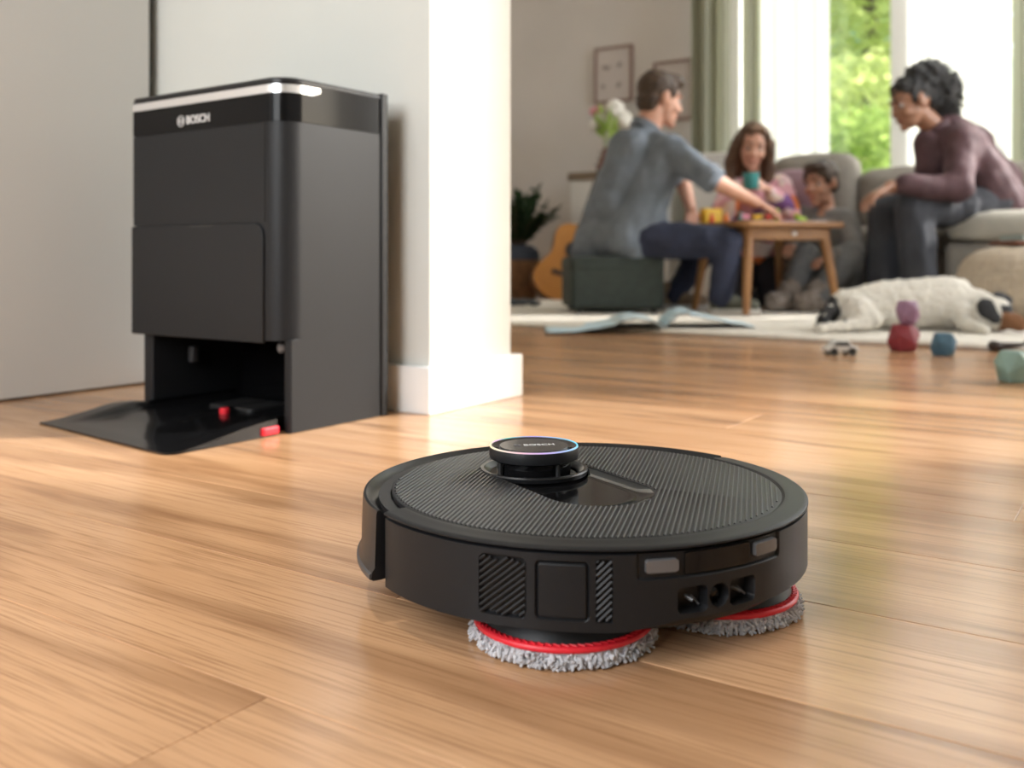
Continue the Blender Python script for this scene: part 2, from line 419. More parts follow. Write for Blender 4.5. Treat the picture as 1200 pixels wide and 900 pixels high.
    for a0, a1, z0, z1 in ((-17.6, -10.4, 0.0690, 0.0785), (10.3, 18.0, 0.0700, 0.0800)):
        patch('charging_contact', a0, a1, z0, z1, RR-0.0026, 0.0040, M['steel'], rd=0.0012)
    # sockets
    for a0, a1, nm in ((-10.0, -3.7, 'water_port'), (3.2, 9.8, 'water_port')):
        g = G()
        g.tube([cyl(a0 + (a1-a0)*0.30, 0.0500, RR-0.013), cyl(a0 + (a1-a0)*0.62, 0.0465, RR-0.0045)], 0.0016, 8)
        g.tube([cyl(a0 + (a1-a0)*0.5, 0.0535, RR-0.013), cyl(a0 + (a1-a0)*0.9, 0.0425, RR-0.006)], 0.0009, 6)
        patch(nm, a0, a1, 0.0405, 0.0565, RR-0.0150, 0.0010, M['black_dark'])
        g.obj('socket_pin', M['grey_plastic'], t)
    p0 = cyl(-0.2, 0.049, RR-0.0105); zd = cyl(-0.2, 0, 1).normalized(); mx = Matrix.Translation(p0) @ zd.to_track_quat('Z', 'Y').to_matrix().to_4x4()
    g = G(); g.lathe([(0.0, 0.006), (0.003, 0.0056), (0.0054, 0.004), (0.0068, 0.002), (0.0072, 0.0)], 24, mtx=mx)
    g.obj('camera_lens', M['black_gloss'], t)
    # lid: bevelled ring, ribbed plate with the gloss pocket
    g = G(); prof = [(0.1665, 0.0868), (0.1690, 0.0884), (0.1725, 0.0885), (0.1752, 0.0878), (0.1835, 0.0876), (0.1864, 0.0871), (0.1875, 0.0862), (0.1875, 0.0850), (0.1845, 0.0846), (0.1790, 0.0846), (0.1665, 0.0840)]
    g.lathe(prof, 150, a0=-86.5, a1=101.0, close=True); lid = g.obj('lid_ring', M['black'], t, angle=30)
    tx, ty, ex, ey, pr = -0.0746, -0.0105, 0.0300, -0.0045, 0.0475
    ax = Vector((ex-tx, ey-ty)); al_ = ax.length; ax.normalize(); nr = Vector((-ax.y, ax.x))
    def caps_d(x, y, r=pr):
        q = Vector((x-tx, y-ty)); s_ = max(0.0, min(al_, q.dot(ax))); return (q - ax*s_).length - r
    cx, cy = (tx+ex)/2, (ty+ey)/2; hole = []; out = []; mid = []
    NN = 160
    for i in range(NN):
        d = Vector((math.cos(2*PI*i/NN), math.sin(2*PI*i/NN))); lo, hi = 0.0, 0.15
        for _ in range(40):
            m_ = (lo+hi)/2
            if caps_d(cx + d.x*m_, cy + d.y*m_) < 0: lo = m_
            else: hi = m_
        hole.append((cx + d.x*lo, cy + d.y*lo))
        b_ = cx*d.x + cy*d.y; k = -b_ + math.sqrt(b_*b_ - (cx*cx+cy*cy) + 0.1668**2); out.append((cx + d.x*k, cy + d.y*k))
    g = G(); sc = lambda p, k: (cx + (p[0]-cx)*k, cy + (p[1]-cy)*k)
    rows = [[Vector((*sc(o, 1.0), 0.0840)), Vector((*o, 0.0869)), Vector((*sc(o, 0.992), 0.0876)), Vector((*sc(h, 1.012), 0.0876)), Vector((*h, 0.0870)), Vector((*h, 0.0800))] for h, o in zip(hole, out)]
    g.grid(rows, closed_u=True); g.obj('top_cover', M['black'], t, angle=40)
    # scooped gloss pocket
    g = G(); rows = []
    for i, h in enumerate(hole):
        r = []
        for k in range(9):
            q = sc(h, 1.0 - 0.14*k*k/64*0 - k/8*0.999)
            u = (Vector(q) - Vector((tx, ty))).dot(ax) / al_
            base = 0.0822
            edge = min(1, k / 0.9)
            r.append(Vector((q[0], q[1], 0.0868 + (base - 0.0868) * edge)))
        rows.append(r)
    g.grid(rows, closed_u=True); g.obj('gloss_pocket', M['black_gloss'], t, angle=60)
    # fine diagonal ribs of the cover, too small to pick apart
    g = G(); th = rad(76 + 63.7); d = Vector((math.cos(th), math.sin(th))); n_ = Vector((-d.y, d.x)); k = -0.166
    while k < 0.166:
        hl = math.sqrt(max(0, 0.1640**2 - k*k)); segs = []; cur = None; s_ = -hl
        while s_ <= hl:
            p = n_*k + d*s_
            if caps_d(p.x, p.y, pr + 0.0022) > 0:
                if cur is None: cur = s_
            elif cur is not None: segs.append((cur, s_)); cur = None
            s_ += 0.001
        if cur is not None: segs.append((cur, hl))
        for s0, s1 in segs:
            if s1 - s0 < 0.004: continue
            A = n_*k + d*s0; B = n_*k + d*s1; w = n_*0.00115; tt = n_*0.00035; zz = 0.08745; hh = 0.0009
            q = [(*(A-w), zz), (*(A-tt), zz+hh), (*(A+tt), zz+hh), (*(A+w), zz), (*(B-w), zz), (*(B-tt), zz+hh), (*(B+tt), zz+hh), (*(B+w), zz)]
            g.add(q, [(0,1,5,4),(1,2,6,5),(2,3,7,6),(0,3,2,1),(4,5,6,7)])
        k += 0.0040
    tag(g.obj('cover_ribs', M['grey_rib'], t, smooth=False), kind='stuff')
    # bumper shell
    g = G(); pf = [(0.1730, 0.0790), (0.1800, 0.0800), (0.1855, 0.0850), (0.1885, 0.0872), (0.1905, 0.0866), (0.1912, 0.0840), (0.1925, 0.0420), (0.1945, 0.0395), (0.1955, 0.0340), (0.1940, 0.0325), (0.1880, 0.0325), (0.1730, 0.0345)]
    g.lathe(pf, 130, a0=103.5, a1=271.5, close=True); bump = g.obj('bumper', M['black_satin'], t, angle=38)
    g = G(); g.lathe([(0.1945, 0.0385), (0.1962, 0.0370), (0.1962, 0.0335), (0.1945, 0.0325)], 120, a0=104, a1=271, close=True); g.obj('bumper_lip', M['grey_plastic_dark'], bump)
    g = G()
    for q in rrect(0, 1, 0, 1, 0): pass
    al0, al1 = 261.5, 258.2
    rows = [[cyl(al0 + (al1-al0)*i/4, z, 0.1922 - 0.03*(z-0.05)) for z in (0.050, 0.058, 0.066, 0.074)] for i in range(5)]
    g.grid(rows); o_ = g.obj('side_sensor', M['black_gloss'], bump); sm = o_.modifiers.new('solid', 'SOLIDIFY'); sm.thickness = 0.0012
    # sensor turret
    tur = G().lathe([(0.0, 0.0775), (0.0345, 0.0775), (0.0345, 0.0985), (0.0, 0.0985)], 56, c=(tx, ty, 0)).obj('turret_post', M['black_gloss'], t)
    g = G(); g.lathe([(0.0415, 0.0842), (0.0425, 0.0856), (0.0470, 0.0888), (0.0500, 0.0888), (0.0508, 0.0876), (0.0500, 0.084), (0.0415, 0.0828)], 72, c=(tx, ty, 0), close=True); g.obj('turret_ring', M['black_satin'], t)
    g = G(); g.lathe([(0.0, 0.0972), (0.0392, 0.0972), (0.0415, 0.0985), (0.0419, 0.1005), (0.0419, 0.1075), (0.0414, 0.1088), (0.0396, 0.1092)], 72, c=(tx, ty, 0)); cap = g.obj('turret_cap', M['black'], t)
    for k in range(12):                                      # struts between post and cap
        q = rad(30*k + 8); x, y = tx + 0.0375*math.cos(q), ty + 0.0375*math.sin(q)
        if k % 3 == 0: G().tube([(x, y, 0.080), (x, y, 0.0975)], 0.0022, 6).obj('turret_strut', M['black_dark'], t)
    g = G(); g.lathe([(0.0398, 0.1088), (0.0403, 0.1098), (0.0412, 0.1098), (0.0416, 0.1086)], 90, c=(tx, ty, 0)); g.obj('light_ring', M['rainbow'], cap)
    g = G(); g.lathe([(0.0398, 0.1092), (0.0355, 0.1090), (0.0345, 0.1086), (0.0, 0.1086)], 72, c=(tx, ty, 0)); g.obj('cap_top', M['black_gloss'], cap)
    g = G(); g.lathe([(0.0325, 0.1086), (0.0320, 0.1090), (0.0, 0.1090)], 72, c=(tx, ty, 0)); g.obj('cap_disc', M['grey_disc'], cap)
    # lettering reads from the camera: text axis along world +X
    mx = Matrix.Translation((tx, ty, 0.1091)) @ Matrix.Rotation(rad(63.7 + 8), 4, 'Z')
    lettering('lettering', 'BOSCH', 0.0092, M['letter'], cap, mx @ Matrix.Translation((-0.0100, 0.001, 0)), 0.0001, 0.0001)
    emblem('emblem', 0.0036, M['letter_grey'], cap, mx @ Matrix.Translation((-0.0155, 0.001, 0)), 0.0003)
    # mop pads
    for sy in (-1, 1):
        c = (0.0885, 0.0708*sy, 0)
        h = G().lathe([(0.0, 0.033), (0.050, 0.033), (0.056, 0.030), (0.0605, 0.021), (0.0625, 0.0165), (0.0, 0.0165)], 64, c=c).obj('mop_holder', M['black'], t)
        g = G(); g.lathe([(0.0, 0.0165), (0.0630, 0.0162), (0.0668, 0.0158), (0.0680, 0.0145), (0.0680, 0.0122), (0.0664, 0.0110), (0.0, 0.0110)], 72, c=c)
        pad = g.obj('mop_pad', M['red'], t, angle=60)
        g = G()
        for k in range(72):
            q = 2*PI*k/72; r0, r1 = 0.0634, 0.0664
            A = Vector((c[0] + r0*math.cos(q), c[1] + r0*math.sin(q), 0.0168)); B = Vector((c[0] + r1*math.cos(q+0.07), c[1] + r1*math.sin(q+0.07), 0.0164)); g.tube([A, B], 0.0006, 5)
        tag(g.obj('rim_ribs', M['red'], pad), kind='stuff')
        g = G(); rf = random.Random(5 + sy)
        g.lathe([(0.0, 0.0010), (0.062, 0.0010), (0.066, 0.0045), (0.066, 0.0110), (0.0, 0.0110)], 64, c=c)
        for k in range(1250):                                 # chenille noodles
            q = rf.uniform(0, 2*PI); z = rf.uniform(0.0016, 0.0118); r0 = 0.061 + rf.uniform(0, 0.003); ln = rf.uniform(0.0042, 0.0085) * (1.05 - 0.5*max(0, (z-0.008)/0.003)); tw = rf.gauss(0, 0.075)
            r1 = r0 + ln*0.6; r2 = r0 + ln; z2 = min(0.0125, max(0.0012, z + rf.uniform(-0.006, 0.003)))
            P = [Vector((c[0] + r_*math.cos(q+w_), c[1] + r_*math.sin(q+w_), z_)) for r_, w_, z_ in ((r0, 0, z), (r1, tw*0.6, z+0.0004), (r2, tw, z2))]
            rw = rf.uniform(0.0009, 0.0014); g.tube(P, [rw, rw*1.25, rw*0.85], 5)
        tag(g.obj('mop_fibres', M['fibre'], pad), kind='stuff')
    for sy in (-1, 1):                                       # drive wheels
        g = G().lathe([(0.0, -0.011), (0.030, -0.011), (0.033, -0.008), (0.033, 0.008), (0.030, 0.011), (0.0, 0.011)], 32, mtx=Matrix.Translation((-0.01, 0.115*sy, 0.033)) @ Matrix.Rotation(rad(90), 4, 'X'))
        g.obj('wheel', M['black_dark'], t)
    return t
def emblem(name, r, m, parent, mtx, d):
    """ring round an armature anchor"""
    g = G(); w = r*0.13
    g.lathe([(r-w, 0), (r, 0), (r, d), (r-w, d)], 40, close=True)
    h = r*0.52
    for sx in (-1, 1):
        g.box(sx*h - w*0.8, sx*h + w*0.8, -r*0.50, r*0.50, 0, d)
        g.box(min(sx*h, sx*r*0.30), max(sx*h, sx*r*0.30), r*0.36, r*0.52, 0, d); g.box(min(sx*h, sx*r*0.30), max(sx*h, sx*r*0.30), -r*0.52, -r*0.36, 0, d)
    g.box(-h, h, -w*0.7, w*0.7, 0, d)
    g.v = [mtx @ v for v in g.v]
    return g.obj(name, m, parent, smooth=False)
M['black_band'] = mat('black_band', (0.005, 0.005, 0.0055), 0.14, spec=0.16)
M['grey_rib'] = mat('black_ribbed_plastic', (0.019, 0.0195, 0.021), 0.36)
M['grey_disc'] = mat('smoky_disc', (0.030, 0.030, 0.032), 0.22)
M['grey_plastic_dark'] = mat('dark_grey_plastic', (0.05, 0.05, 0.052), 0.4)
m, N, L, P = new_mat('rainbow_ring')           # a lit colour ring on the turret
tc = N.new('ShaderNodeTexCoord'); sx = N.new('ShaderNodeSeparateXYZ'); L.new(tc.outputs['Object'], sx.inputs[0])
def mth(op, a, b=None):
    x = N.new('ShaderNodeMath'); x.operation = op
    for i, v in enumerate((a, b)):
        if v is None: continue
        if isinstance(v, (int, float)): x.inputs[i].default_value = v
        else: L.new(v, x.inputs[i])
    return x.outputs[0]
ang = mth('ARCTAN2', mth('SUBTRACT', sx.outputs[1], -0.0105), mth('SUBTRACT', sx.outputs[0], -0.0746))
fr = mth('FRACT', mth('ADD', mth('DIVIDE', mth('SUBTRACT', ang, rad(63.7)), 2*PI), 1.0))   # 0 at world +X, counter-clockwise
cr = N.new('ShaderNodeValToRGB'); el = cr.color_ramp.elements
stops = [(0.0, (0.10, 0.75, 1.0)), (0.14, (0.15, 0.55, 0.9)), (0.25, (0.35, 0.25, 0.75)), (0.36, (0.1, 0.65, 0.5)), (0.42, (0.75, 0.35, 0.75)), (0.50, (1.0, 0.95, 0.5)), (0.60, (1.0, 0.85, 0.6)), (0.70, (0.85, 0.45, 0.55)), (0.78, (0.65, 0.45, 0.9)), (0.90, (0.3, 0.6, 1.0)), (1.0, (0.10, 0.75, 1.0))]
el[0].position, el[0].color = stops[0][0], (*stops[0][1], 1); el[1].position, el[1].color = 1.0, (*stops[-1][1], 1)
for p_, c_ in stops[1:-1]: e_ = el.new(p_); e_.color = (*c_, 1)
L.new(fr, cr.inputs[0]); L.new(cr.outputs[0], P.inputs['Emission Color']); P.inputs['Emission Strength'].default_value = 0.9
P.inputs['Base Color'].default_value = (0.1, 0.1, 0.1, 1); M['rainbow'] = m
robot()

# ------------------------------------------------------------------ docking station
def dock():
    wx, wy = -0.82, 0.5724                                   # local x runs along the front, local y into the depth
    ang = math.atan2(0.5724, -0.82)
    t = thing('docking_station', 'tall black docking station with chrome band standing by the white column', 'docking station', (-0.366, 1.541, 0), ang)
    # local frame: x = along front away from the near corner, y(local) = outwards (towards the viewer) -> depth is -y
    Wd, D, H, r = 0.405, 0.238, 0.578, 0.042
    # outline, depth positive = D ; we keep y negative into depth
    def Y(d): return -d
    def outline(off=0.0, r_=r, x0=0.0, x1=Wd, d0=0.0, d1=D):
        # counter-clockwise in (x, y): start back at x0
        return [(x, Y(d)) for x, d in rrect(x0-off, x1+off, d0-off, d1+off, (r_+off, 0.006, 0.004, 0.004), 8)]
    def pr(poly, z0, z1, name, m, par=t, bevel=0.0015): return G().prism(poly, z0, z1).obj(name, m, par, bevel=bevel, angle=40)
    pr(outline(-0.002), 0.150, H-0.008, 'housing', M['black'])
    # legs beside the cavity
    G().prism([(x, Y(d)) for x, d in rrect(0.001, 0.016, 0.016, D, (0.006, 0.002, 0.002, 0.002), 5)], 0.0, 0.152).obj('side_wall', M['black'], t, bevel=0.001)
    G().prism([(x, Y(d)) for x, d in rrect(Wd-0.040, Wd-0.010, 0.014, D, (0.003, 0.006, 0.003, 0.003), 4)], 0.0, 0.152).obj('side_wall', M['black'], t, bevel=0.001)
    G().box(0.012, Wd-0.038, Y(D), Y(D-0.02), 0.0, 0.152).obj('rear_wall', M['black_gloss'], t, bevel=0.001)
    # shells that follow the outline
    def shell(path, z0, z1, th, name, m, par=t, slant=0.0):
        rows = []; n = len(path)
        for i, (x, y) in enumerate(path):
            a = Vector(path[max(i-1,0)]); b = Vector(path[min(i+1,n-1)]); d = (b-a).normalized(); nn = Vector((-d.y, d.x))
            cut = slant if i == 0 else 0
            p = Vector((x, y)); q = p + nn*th; pi_ = p - nn*0.001
            rows.append([Vector((*pi_, z0+cut)), Vector((*q, z0+cut)), Vector((*q, z1)), Vector((*pi_, z1))])
        g = G(); g.grid(rows); g.add(rows[0], [(0,1,2,3)]); g.add(rows[-1], [(3,2,1,0)])
        return g.obj(name, m, par, angle=40)
    # path along the flank (from deep to front), round the corner, along the front
    def path(d_side, x_end, off=-0.002):
        p = [(0-off*1.0 if off < 0 else -off, Y(d)) for d in (d_side, (d_side + r)/2 if d_side > r else d_side)]
        p = [(-off, Y(d_side)), (-off, Y((d_side+r)/2))]
        R_ = r
        for k in range(0, 13):
            q = rad(180 - 90*k/12)                            # centre (r, r)
            p.append((R_ + (R_+off)*math.cos(q), Y(R_ - (R_+off)*math.sin(q))))
        p += [((x_end + r)/2, Y(-off)), (x_end - r*0.15, Y(-off)), (x_end, Y(-off))]
        return p[:]
    shell(path(0.222, Wd), 0.507, 0.570, 0.0016, 'gloss_band', M['black_band'])
    ch = shell(path(0.080, Wd), 0.5530, 0.5665, 0.0026, 'chrome_band', M['chrome'], slant=0.006)
    # small mark on the chrome band
    def on_front(x, z, off): # text frame: reading direction is -x (towards the near corner), up is z, out is +y
        return Matrix(((-1,0,0,x),(0,0,1,off),(0,1,0,z),(0,0,0,1)))
    lettering('band_lettering', 'o AutoClean', 0.0095, M['letter_grey'], ch, on_front(0.205, 0.5600, 0.0010), 0.0002) if False else None
    shell(path(0.226, 0.044), 0.1500, 0.5062, 0.0012, 'side_panel', M['black'])
    shell([(0.002, Y(0.226)), (0.002, Y(0.12)), (0.002, Y(0.018))], 0.0010, 0.1501, 0.0012, 'side_panel', M['black'])
    shell([(0.0455, 0.002-0.004), (Wd*0.5, -0.002), (Wd, -0.002)], 0.3437, 0.5062, 0.0012, 'upper_panel', M['black'])
    # dust drawer with a rounded top corner
    pl = rrect(0.046, Wd+0.001, 0.1455, 0.3425, (0.0, 0.0, 0.004, 0.026), 6)
    g = G(); mx = Matrix(((1,0,0,0),(0,0,1,-0.003),(0,1,0,0),(0,0,0,1)))
    g.prism(pl, 0.0, 0.0055, mtx=mx); dr = g.obj('dust_drawer', M['black'], t, bevel=0.0015, angle=40)
    G().box(0.175, 0.235, 0.0022, 0.0032, 0.3375, 0.3405).obj('drawer_grip', M['black_dark'], dr, smooth=False)
    # cap
    g = G(); g.prism(outline(0.0), H-0.011, H); g.obj('top_cap', M['black_satin'], t, bevel=0.0035, angle=40)
    G().box(-0.003, Wd+0.002, Y(D+0.006), Y(D-0.010), 0.0, H+0.002).obj('rear_panel', M['black'], t, bevel=0.002)
    # emblem and word on the gloss band
    emblem('emblem', 0.0095, M['letter'], t, on_front(0.262, 0.5245, 0.0003), 0.0012)
    lettering('lettering', 'BOSCH', 0.0195, M['letter'], t, on_front(0.247, 0.5245, 0.0010), 0.0006, 0.0003)
    # ramp
    g = G(); NX, NY = 40, 30; rows = []
    for i in range(NX+1):
        u = i/NX; row = []
        for j in range(NY+1):
            v = j/NY
            y_front = 0.205 - 0.038*u
            x0, x1 = 0.012, Wd + 0.018
            x = x0 + (x1-x0)*u; d = y_front + (-0.20 - y_front)*v
            if d < 0: x = min(max(x, 0.032), Wd-0.042)
            elif d < 0.03: x = min(x, Wd - 0.008 + (d/0.03)*0.026)
            rc = 0.020                                       # rounded outer corners
            ex_ = max(0, rc - (x-x0)) ; ey_ = max(0, rc - (y_front-d))
            if ex_ > 0 and ey_ > 0:
                k = math.hypot(ex_, ey_)
                if k > rc: x = x0 + rc - ex_*rc/k; d = y_front - rc + ey_*rc/k
            s_ = max(0, min(1, (y_front - d)/0.20)); z = 0.0035 + 0.022*s_*s_*(3-2*s_)
            e_ = min(u, 1-u); lip = max(0, min(1, (e_-0.10)/0.05)); z -= 0.010*lip*max(0, min(1, (s_-0.15)/0.4)) * (1 if d > -0.03 else 1)
            mid_ = math.exp(-((u-0.47)/0.05)**2) * max(0, min(1, (s_-0.5)/0.3)); z += 0.006*mid_
            row.append(Vector((x, d, z)))
        rows.append(row)
    g.grid(rows)
    bt = [[Vector((p.x, p.y, 0.0006)) for p in r] for r in (rows[0], rows[-1])]
    for r, bq in ((rows[0], bt[0]), (rows[-1], bt[1])): g.grid([r, bq])
    fr_ = [r[0] for r in rows]; g.grid([fr_, [Vector((p.x, p.y, 0.0006)) for p in fr_]])
    g.obj('ramp', M['black_gloss2'], t, angle=40)
    G().prism(rrect(0.150, 0.270, -0.150, -0.060, 0.012), 0.010, 0.021).obj('wash_tray', M['black_dark'], t, bevel=0.003)
    G().prism(rrect(0.007, 0.030, 0.000, 0.036, 0.005), 0.003, 0.0155).obj('release_tab', M['red'], t, bevel=0.002)
    G().prism(rrect(0.166, 0.182, -0.030, -0.016, 0.005), 0.014, 0.026).obj('brush_tab', M['red'], t, bevel=0.002)
    G().lathe([(0, 0.004), (0.006, 0.003), (0.009, 0.0)], 16, mtx=Matrix.Translation((0.040, -0.030, 0.136)) @ Matrix.Rotation(rad(-90), 4, 'X')).obj('infrared_lens', M['steel'], t)
    G().box(Wd-0.060, Wd-0.0455, -0.10, -0.085, 0.088, 0.118).obj('charging_pin', M['grey_plastic_dark'], t, bevel=0.003)
    return t
M['black_gloss2'] = mat('ramp_black_plastic', (0.006, 0.006, 0.0065), 0.18, spec=0.3)
dock()
# ------------------------------------------------------------------ living room
def at(px, py, Y): return Vector(((px-600)*Y/1128, Y, CAM_H - (py-302)*Y/1128))
def rs(px, Y): return px * Y / 1128
M['rug'] = mat('cream_wool', (0.74, 0.69, 0.60), 0.95, vary=0.06, vscale=30, bump=0.6, bscale=160)
M['linen'] = mat('sofa_linen', (0.26, 0.235, 0.20), 0.9, vary=0.06, vscale=25, bump=0.25, bscale=300)
M['linen_pale'] = mat('pale_cushion_cloth', (0.42, 0.395, 0.335), 0.9, vary=0.05, vscale=25, bump=0.25, bscale=300)
M['mauve'] = mat('mauve_cloth', (0.36, 0.24, 0.28), 0.9, bump=0.2, bscale=200)
M['knit'] = mat('beige_knit', (0.44, 0.36, 0.27), 0.95, vary=0.08, vscale=40)
M['ottoman'] = mat('dark_green_cloth', (0.035, 0.045, 0.038), 0.85, vary=0.12, vscale=30, bump=0.2, bscale=250)
M['table_wood'] = mat('beech_wood', (0.26, 0.115, 0.036), 0.4, col2=(0.34, 0.16, 0.052), vscale=6)
M['guitar_top'] = mat('spruce_top', (0.42, 0.17, 0.030), 0.3, col2=(0.48, 0.21, 0.045), vscale=5)
M['guitar_side'] = mat('rosewood_side', (0.09, 0.03, 0.015), 0.3)
M['dark_wood'] = mat('dark_wood', (0.05, 0.028, 0.018), 0.4)
M['sheer'] = None
def cloth_mat(name, col, trans, tcol, pass_=0.0):
    m, N, L, P = new_mat(name); o = N['Material Output']
    P.inputs['Base Color'].default_value = (*col, 1); P.inputs['Roughness'].default_value = 0.9; P.inputs['Specular IOR Level'].default_value = 0.1
    t = N.new('ShaderNodeBsdfTranslucent'); t.inputs[0].default_value = (*tcol, 1)
    x = N.new('ShaderNodeMixShader'); x.inputs[0].default_value = trans; L.new(P.outputs[0], x.inputs[1]); L.new(t.outputs[0], x.inputs[2])
    if pass_:
        y = N.new('ShaderNodeMixShader'); y.inputs[0].default_value = pass_; p = N.new('ShaderNodeBsdfTransparent')
        L.new(x.outputs[0], y.inputs[1]); L.new(p.outputs[0], y.inputs[2]); L.new(y.outputs[0], o.inputs[0])
    else: L.new(x.outputs[0], o.inputs[0])
    return m
M['sheer'] = cloth_mat('white_voile', (0.84, 0.83, 0.80), 0.62, (0.80, 0.79, 0.75), 0.10)
M['sheer_dense'] = cloth_mat('dense_voile', (0.85, 0.84, 0.82), 0.5, (0.9, 0.9, 0.88))
M['sage'] = cloth_mat('sage_curtain', (0.33, 0.33, 0.265), 0.18, (0.40, 0.42, 0.30))

# rug
g = G(); rows = []
RA0, RA1, RB0, RB1 = -3.3, 0.55, 3.28, 5.22
for i in range(61):
    a = RA0 + (RA1-RA0)*i/60; row = []
    for b_, z in ((RB0, 0.001), (RB0-0.006, 0.010), (RB0+0.004, 0.0185), (RB0+0.02, 0.020), (RB1-0.02, 0.020), (RB1, 0.012), (RB1, 0.001)):
        row.append(Vector((a, b_ + 0.006*noise.noise(Vector((a*3, b_, 0))), z + (0.002*noise.noise(Vector((a*9, b_*9, 1))) if z > 0.015 else 0))))
    rows.append(row)
g.grid(rows); g.add(rows[0], [tuple(range(7))]); g.add(rows[-1], [tuple(range(7))[::-1]])
tag(g.obj('rug', M['rug'], rotz=ROOM, angle=60), 'wide cream wool rug spread under the family and the low table', 'rug')

# curtains
def curtain(name, label, a0, a1, b0, m, z0=0.03, z1=3.45, amp=0.035, pitch=0.10, seed=1, group=None):
    g = G(); n = max(12, int((a1-a0)/0.010)); rows = []
    for i in range(n+1):
        a = a0 + (a1-a0)*i/n; row = []
        for j in range(9):
            v = j/8; z = z0 + (z1-z0)*v
            ph = 2*PI*a/pitch + 1.3*noise.noise(Vector((a*4, seed, v*0.6)))
            row.append(Vector((a + 0.012*noise.noise(Vector((a*6, seed+4, v))), b0 + amp*math.sin(ph)*(0.75+0.35*noise.noise(Vector((a*3, seed, 9)))) , z)))
        rows.append(row)
    g.grid(rows); o = g.obj(name, m, rotz=ROOM, angle=180)
    return tag(o, label, 'curtain', group)
curtain('drape', 'dark side of a sage green drape hanging next to the framed prints', -2.60, -2.335, 6.05, M['sage'], amp=0.05, pitch=0.13, seed=1)
curtain('drape', 'narrow pale sage drape between bright window strip and white voile', -2.275, -2.15, 6.10, M['sage'], amp=0.03, pitch=0.085, seed=2)
curtain('voile_curtain', 'white voile curtain hanging behind the long-haired girl', -2.15, -1.70, 6.08, M['sheer'], amp=0.014, pitch=0.12, seed=3)
curtain('voile_curtain', 'white voile curtain hanging behind the woman in plum shirt', -1.245, -0.690, 6.08, M['sheer'], amp=0.014, pitch=0.125, seed=4)
curtain('drape', 'sage green drape at the picture edge beyond the woman', -0.690, -0.43, 6.05, M['sage'], amp=0.05, pitch=0.12, seed=5)
curtain('voile_curtain', 'white voile curtain past the last sage drape by the sofa end', -0.30, 0.55, 6.08, M['sheer'], amp=0.035, pitch=0.11, seed=6)

g = G(); rows = [[Vector((1.70 + 0.012*math.sin(bb*0.9), 4.33 + 1.34*bb/60, z)) for z in (0.2, 1.2, 2.2, 3.15)] for bb in range(61)]
tag(g.grid(rows).obj('fill_window_blind', M['sheer_dense'], rotz=ROOM, angle=180), 'added white voile blind, out of view, over the made-up side window', 'blind')  # unseen blind added to diffuse the sun at the fill window
# garden beyond the window
M['grass'] = mat('lawn_green', (0.16, 0.26, 0.05), 0.9, vary=0.3, vscale=3)
struct(G().box(-14, 16, 6.42, 40, -0.4, -0.05), 'ground', M['grass'])
M['leaf_light'] = cloth_mat('light_leaf', (0.52, 0.60, 0.22), 0.5, (0.66, 0.74, 0.28))
M['leaf_mid'] = cloth_mat('mid_leaf', (0.30, 0.44, 0.11), 0.45, (0.44, 0.58, 0.16))
M['leaf_teal'] = cloth_mat('blue_green_leaf', (0.18, 0.36, 0.26), 0.35, (0.26, 0.44, 0.3))
M['leaf_dark'] = cloth_mat('dark_leaf', (0.035, 0.065, 0.030), 0.15, (0.06, 0.10, 0.04))
M['bark'] = mat('bark', (0.10, 0.07, 0.045), 0.9)
def tree(name, label, a, b, h, r, zc, m, n, leaf, seed, cat='tree'):
    rn = random.Random(seed); p = W(a, b, -0.05)
    t = thing(name, label, cat, p)
    g = G(); 
    for k in range(n):
        while True:
            q = Vector((rn.uniform(-1,1), rn.uniform(-1,1), rn.uniform(-1,1)))
            if 0.35 < q.length < 1 and noise.noise(q*2.2 + Vector((seed, 0, 0))) > -0.25: break
        c = Vector((q.x*r, q.y*r, zc + q.z*(h-zc))); 
        u = Vector((rn.uniform(-1,1), rn.uniform(-1,1), rn.uniform(-0.6,0.6))).normalized(); v = u.cross(Vector((rn.uniform(-1,1), rn.uniform(-1,1), rn.uniform(-1,1)))).normalized()
        s_ = leaf * rn.uniform(0.6, 1.3)
        g.add([c - u*s_, c + v*s_*0.45, c + u*s_, c - v*s_*0.45], [(0,1,2,3)])
    g.obj('foliage', m, t, smooth=False)
    G().tube([(0,0,0), (0.05,0,zc*0.6), (0,0.05,zc+0.2)], [0.10*r, 0.08*r, 0.04*r], 8).obj('trunk', M['bark'], t)
    return t
tree('garden_shrub', 'mid green shrub low down outside the open window gap', -2.02, 8.25, 1.62, 0.85, 0.75, M['leaf_mid'], 5200, 0.055, 1, 'shrub')
tree('garden_shrub', 'pale green sunlit shrub standing behind the lower garden shrub', -2.60, 10.7, 2.55, 1.3, 1.2, M['leaf_light'], 7000, 0.075, 2, 'shrub')
tree('garden_tree', 'blue-green tree far back across the garden', -4.2, 18.6, 4.6, 2.6, 2.6, M['leaf_teal'], 5200, 0.17, 3)
tree('garden_tree', 'light green leafy tree filling the top of the window gap', -3.4, 14.1, 6.6, 1.9, 4.4, M['leaf_light'], 7000, 0.11, 4)
hg = thing('hedge', 'tall pale green hedge closing off the far end of the garden', 'hedge', W(-5.0, 23.0, -0.05), ROOM)
rn = random.Random(77); g = G()
for k in range(9000):
    c = Vector((rn.uniform(-6, 9), rn.uniform(-0.8, 0.8), rn.uniform(0, 1)**0.7*(7.2 + 1.2*noise.noise(Vector((k*0.001, 2, 2)))))); u = Vector((rn.gauss(0,1), rn.gauss(0,1), rn.gauss(0,1))).normalized(); v = u.orthogonal().normalized(); s_ = rn.uniform(0.15, 0.3)
    g.add([c - u*s_, c + v*s_*0.6, c + u*s_, c - v*s_*0.6], [(0,1,2,3)])
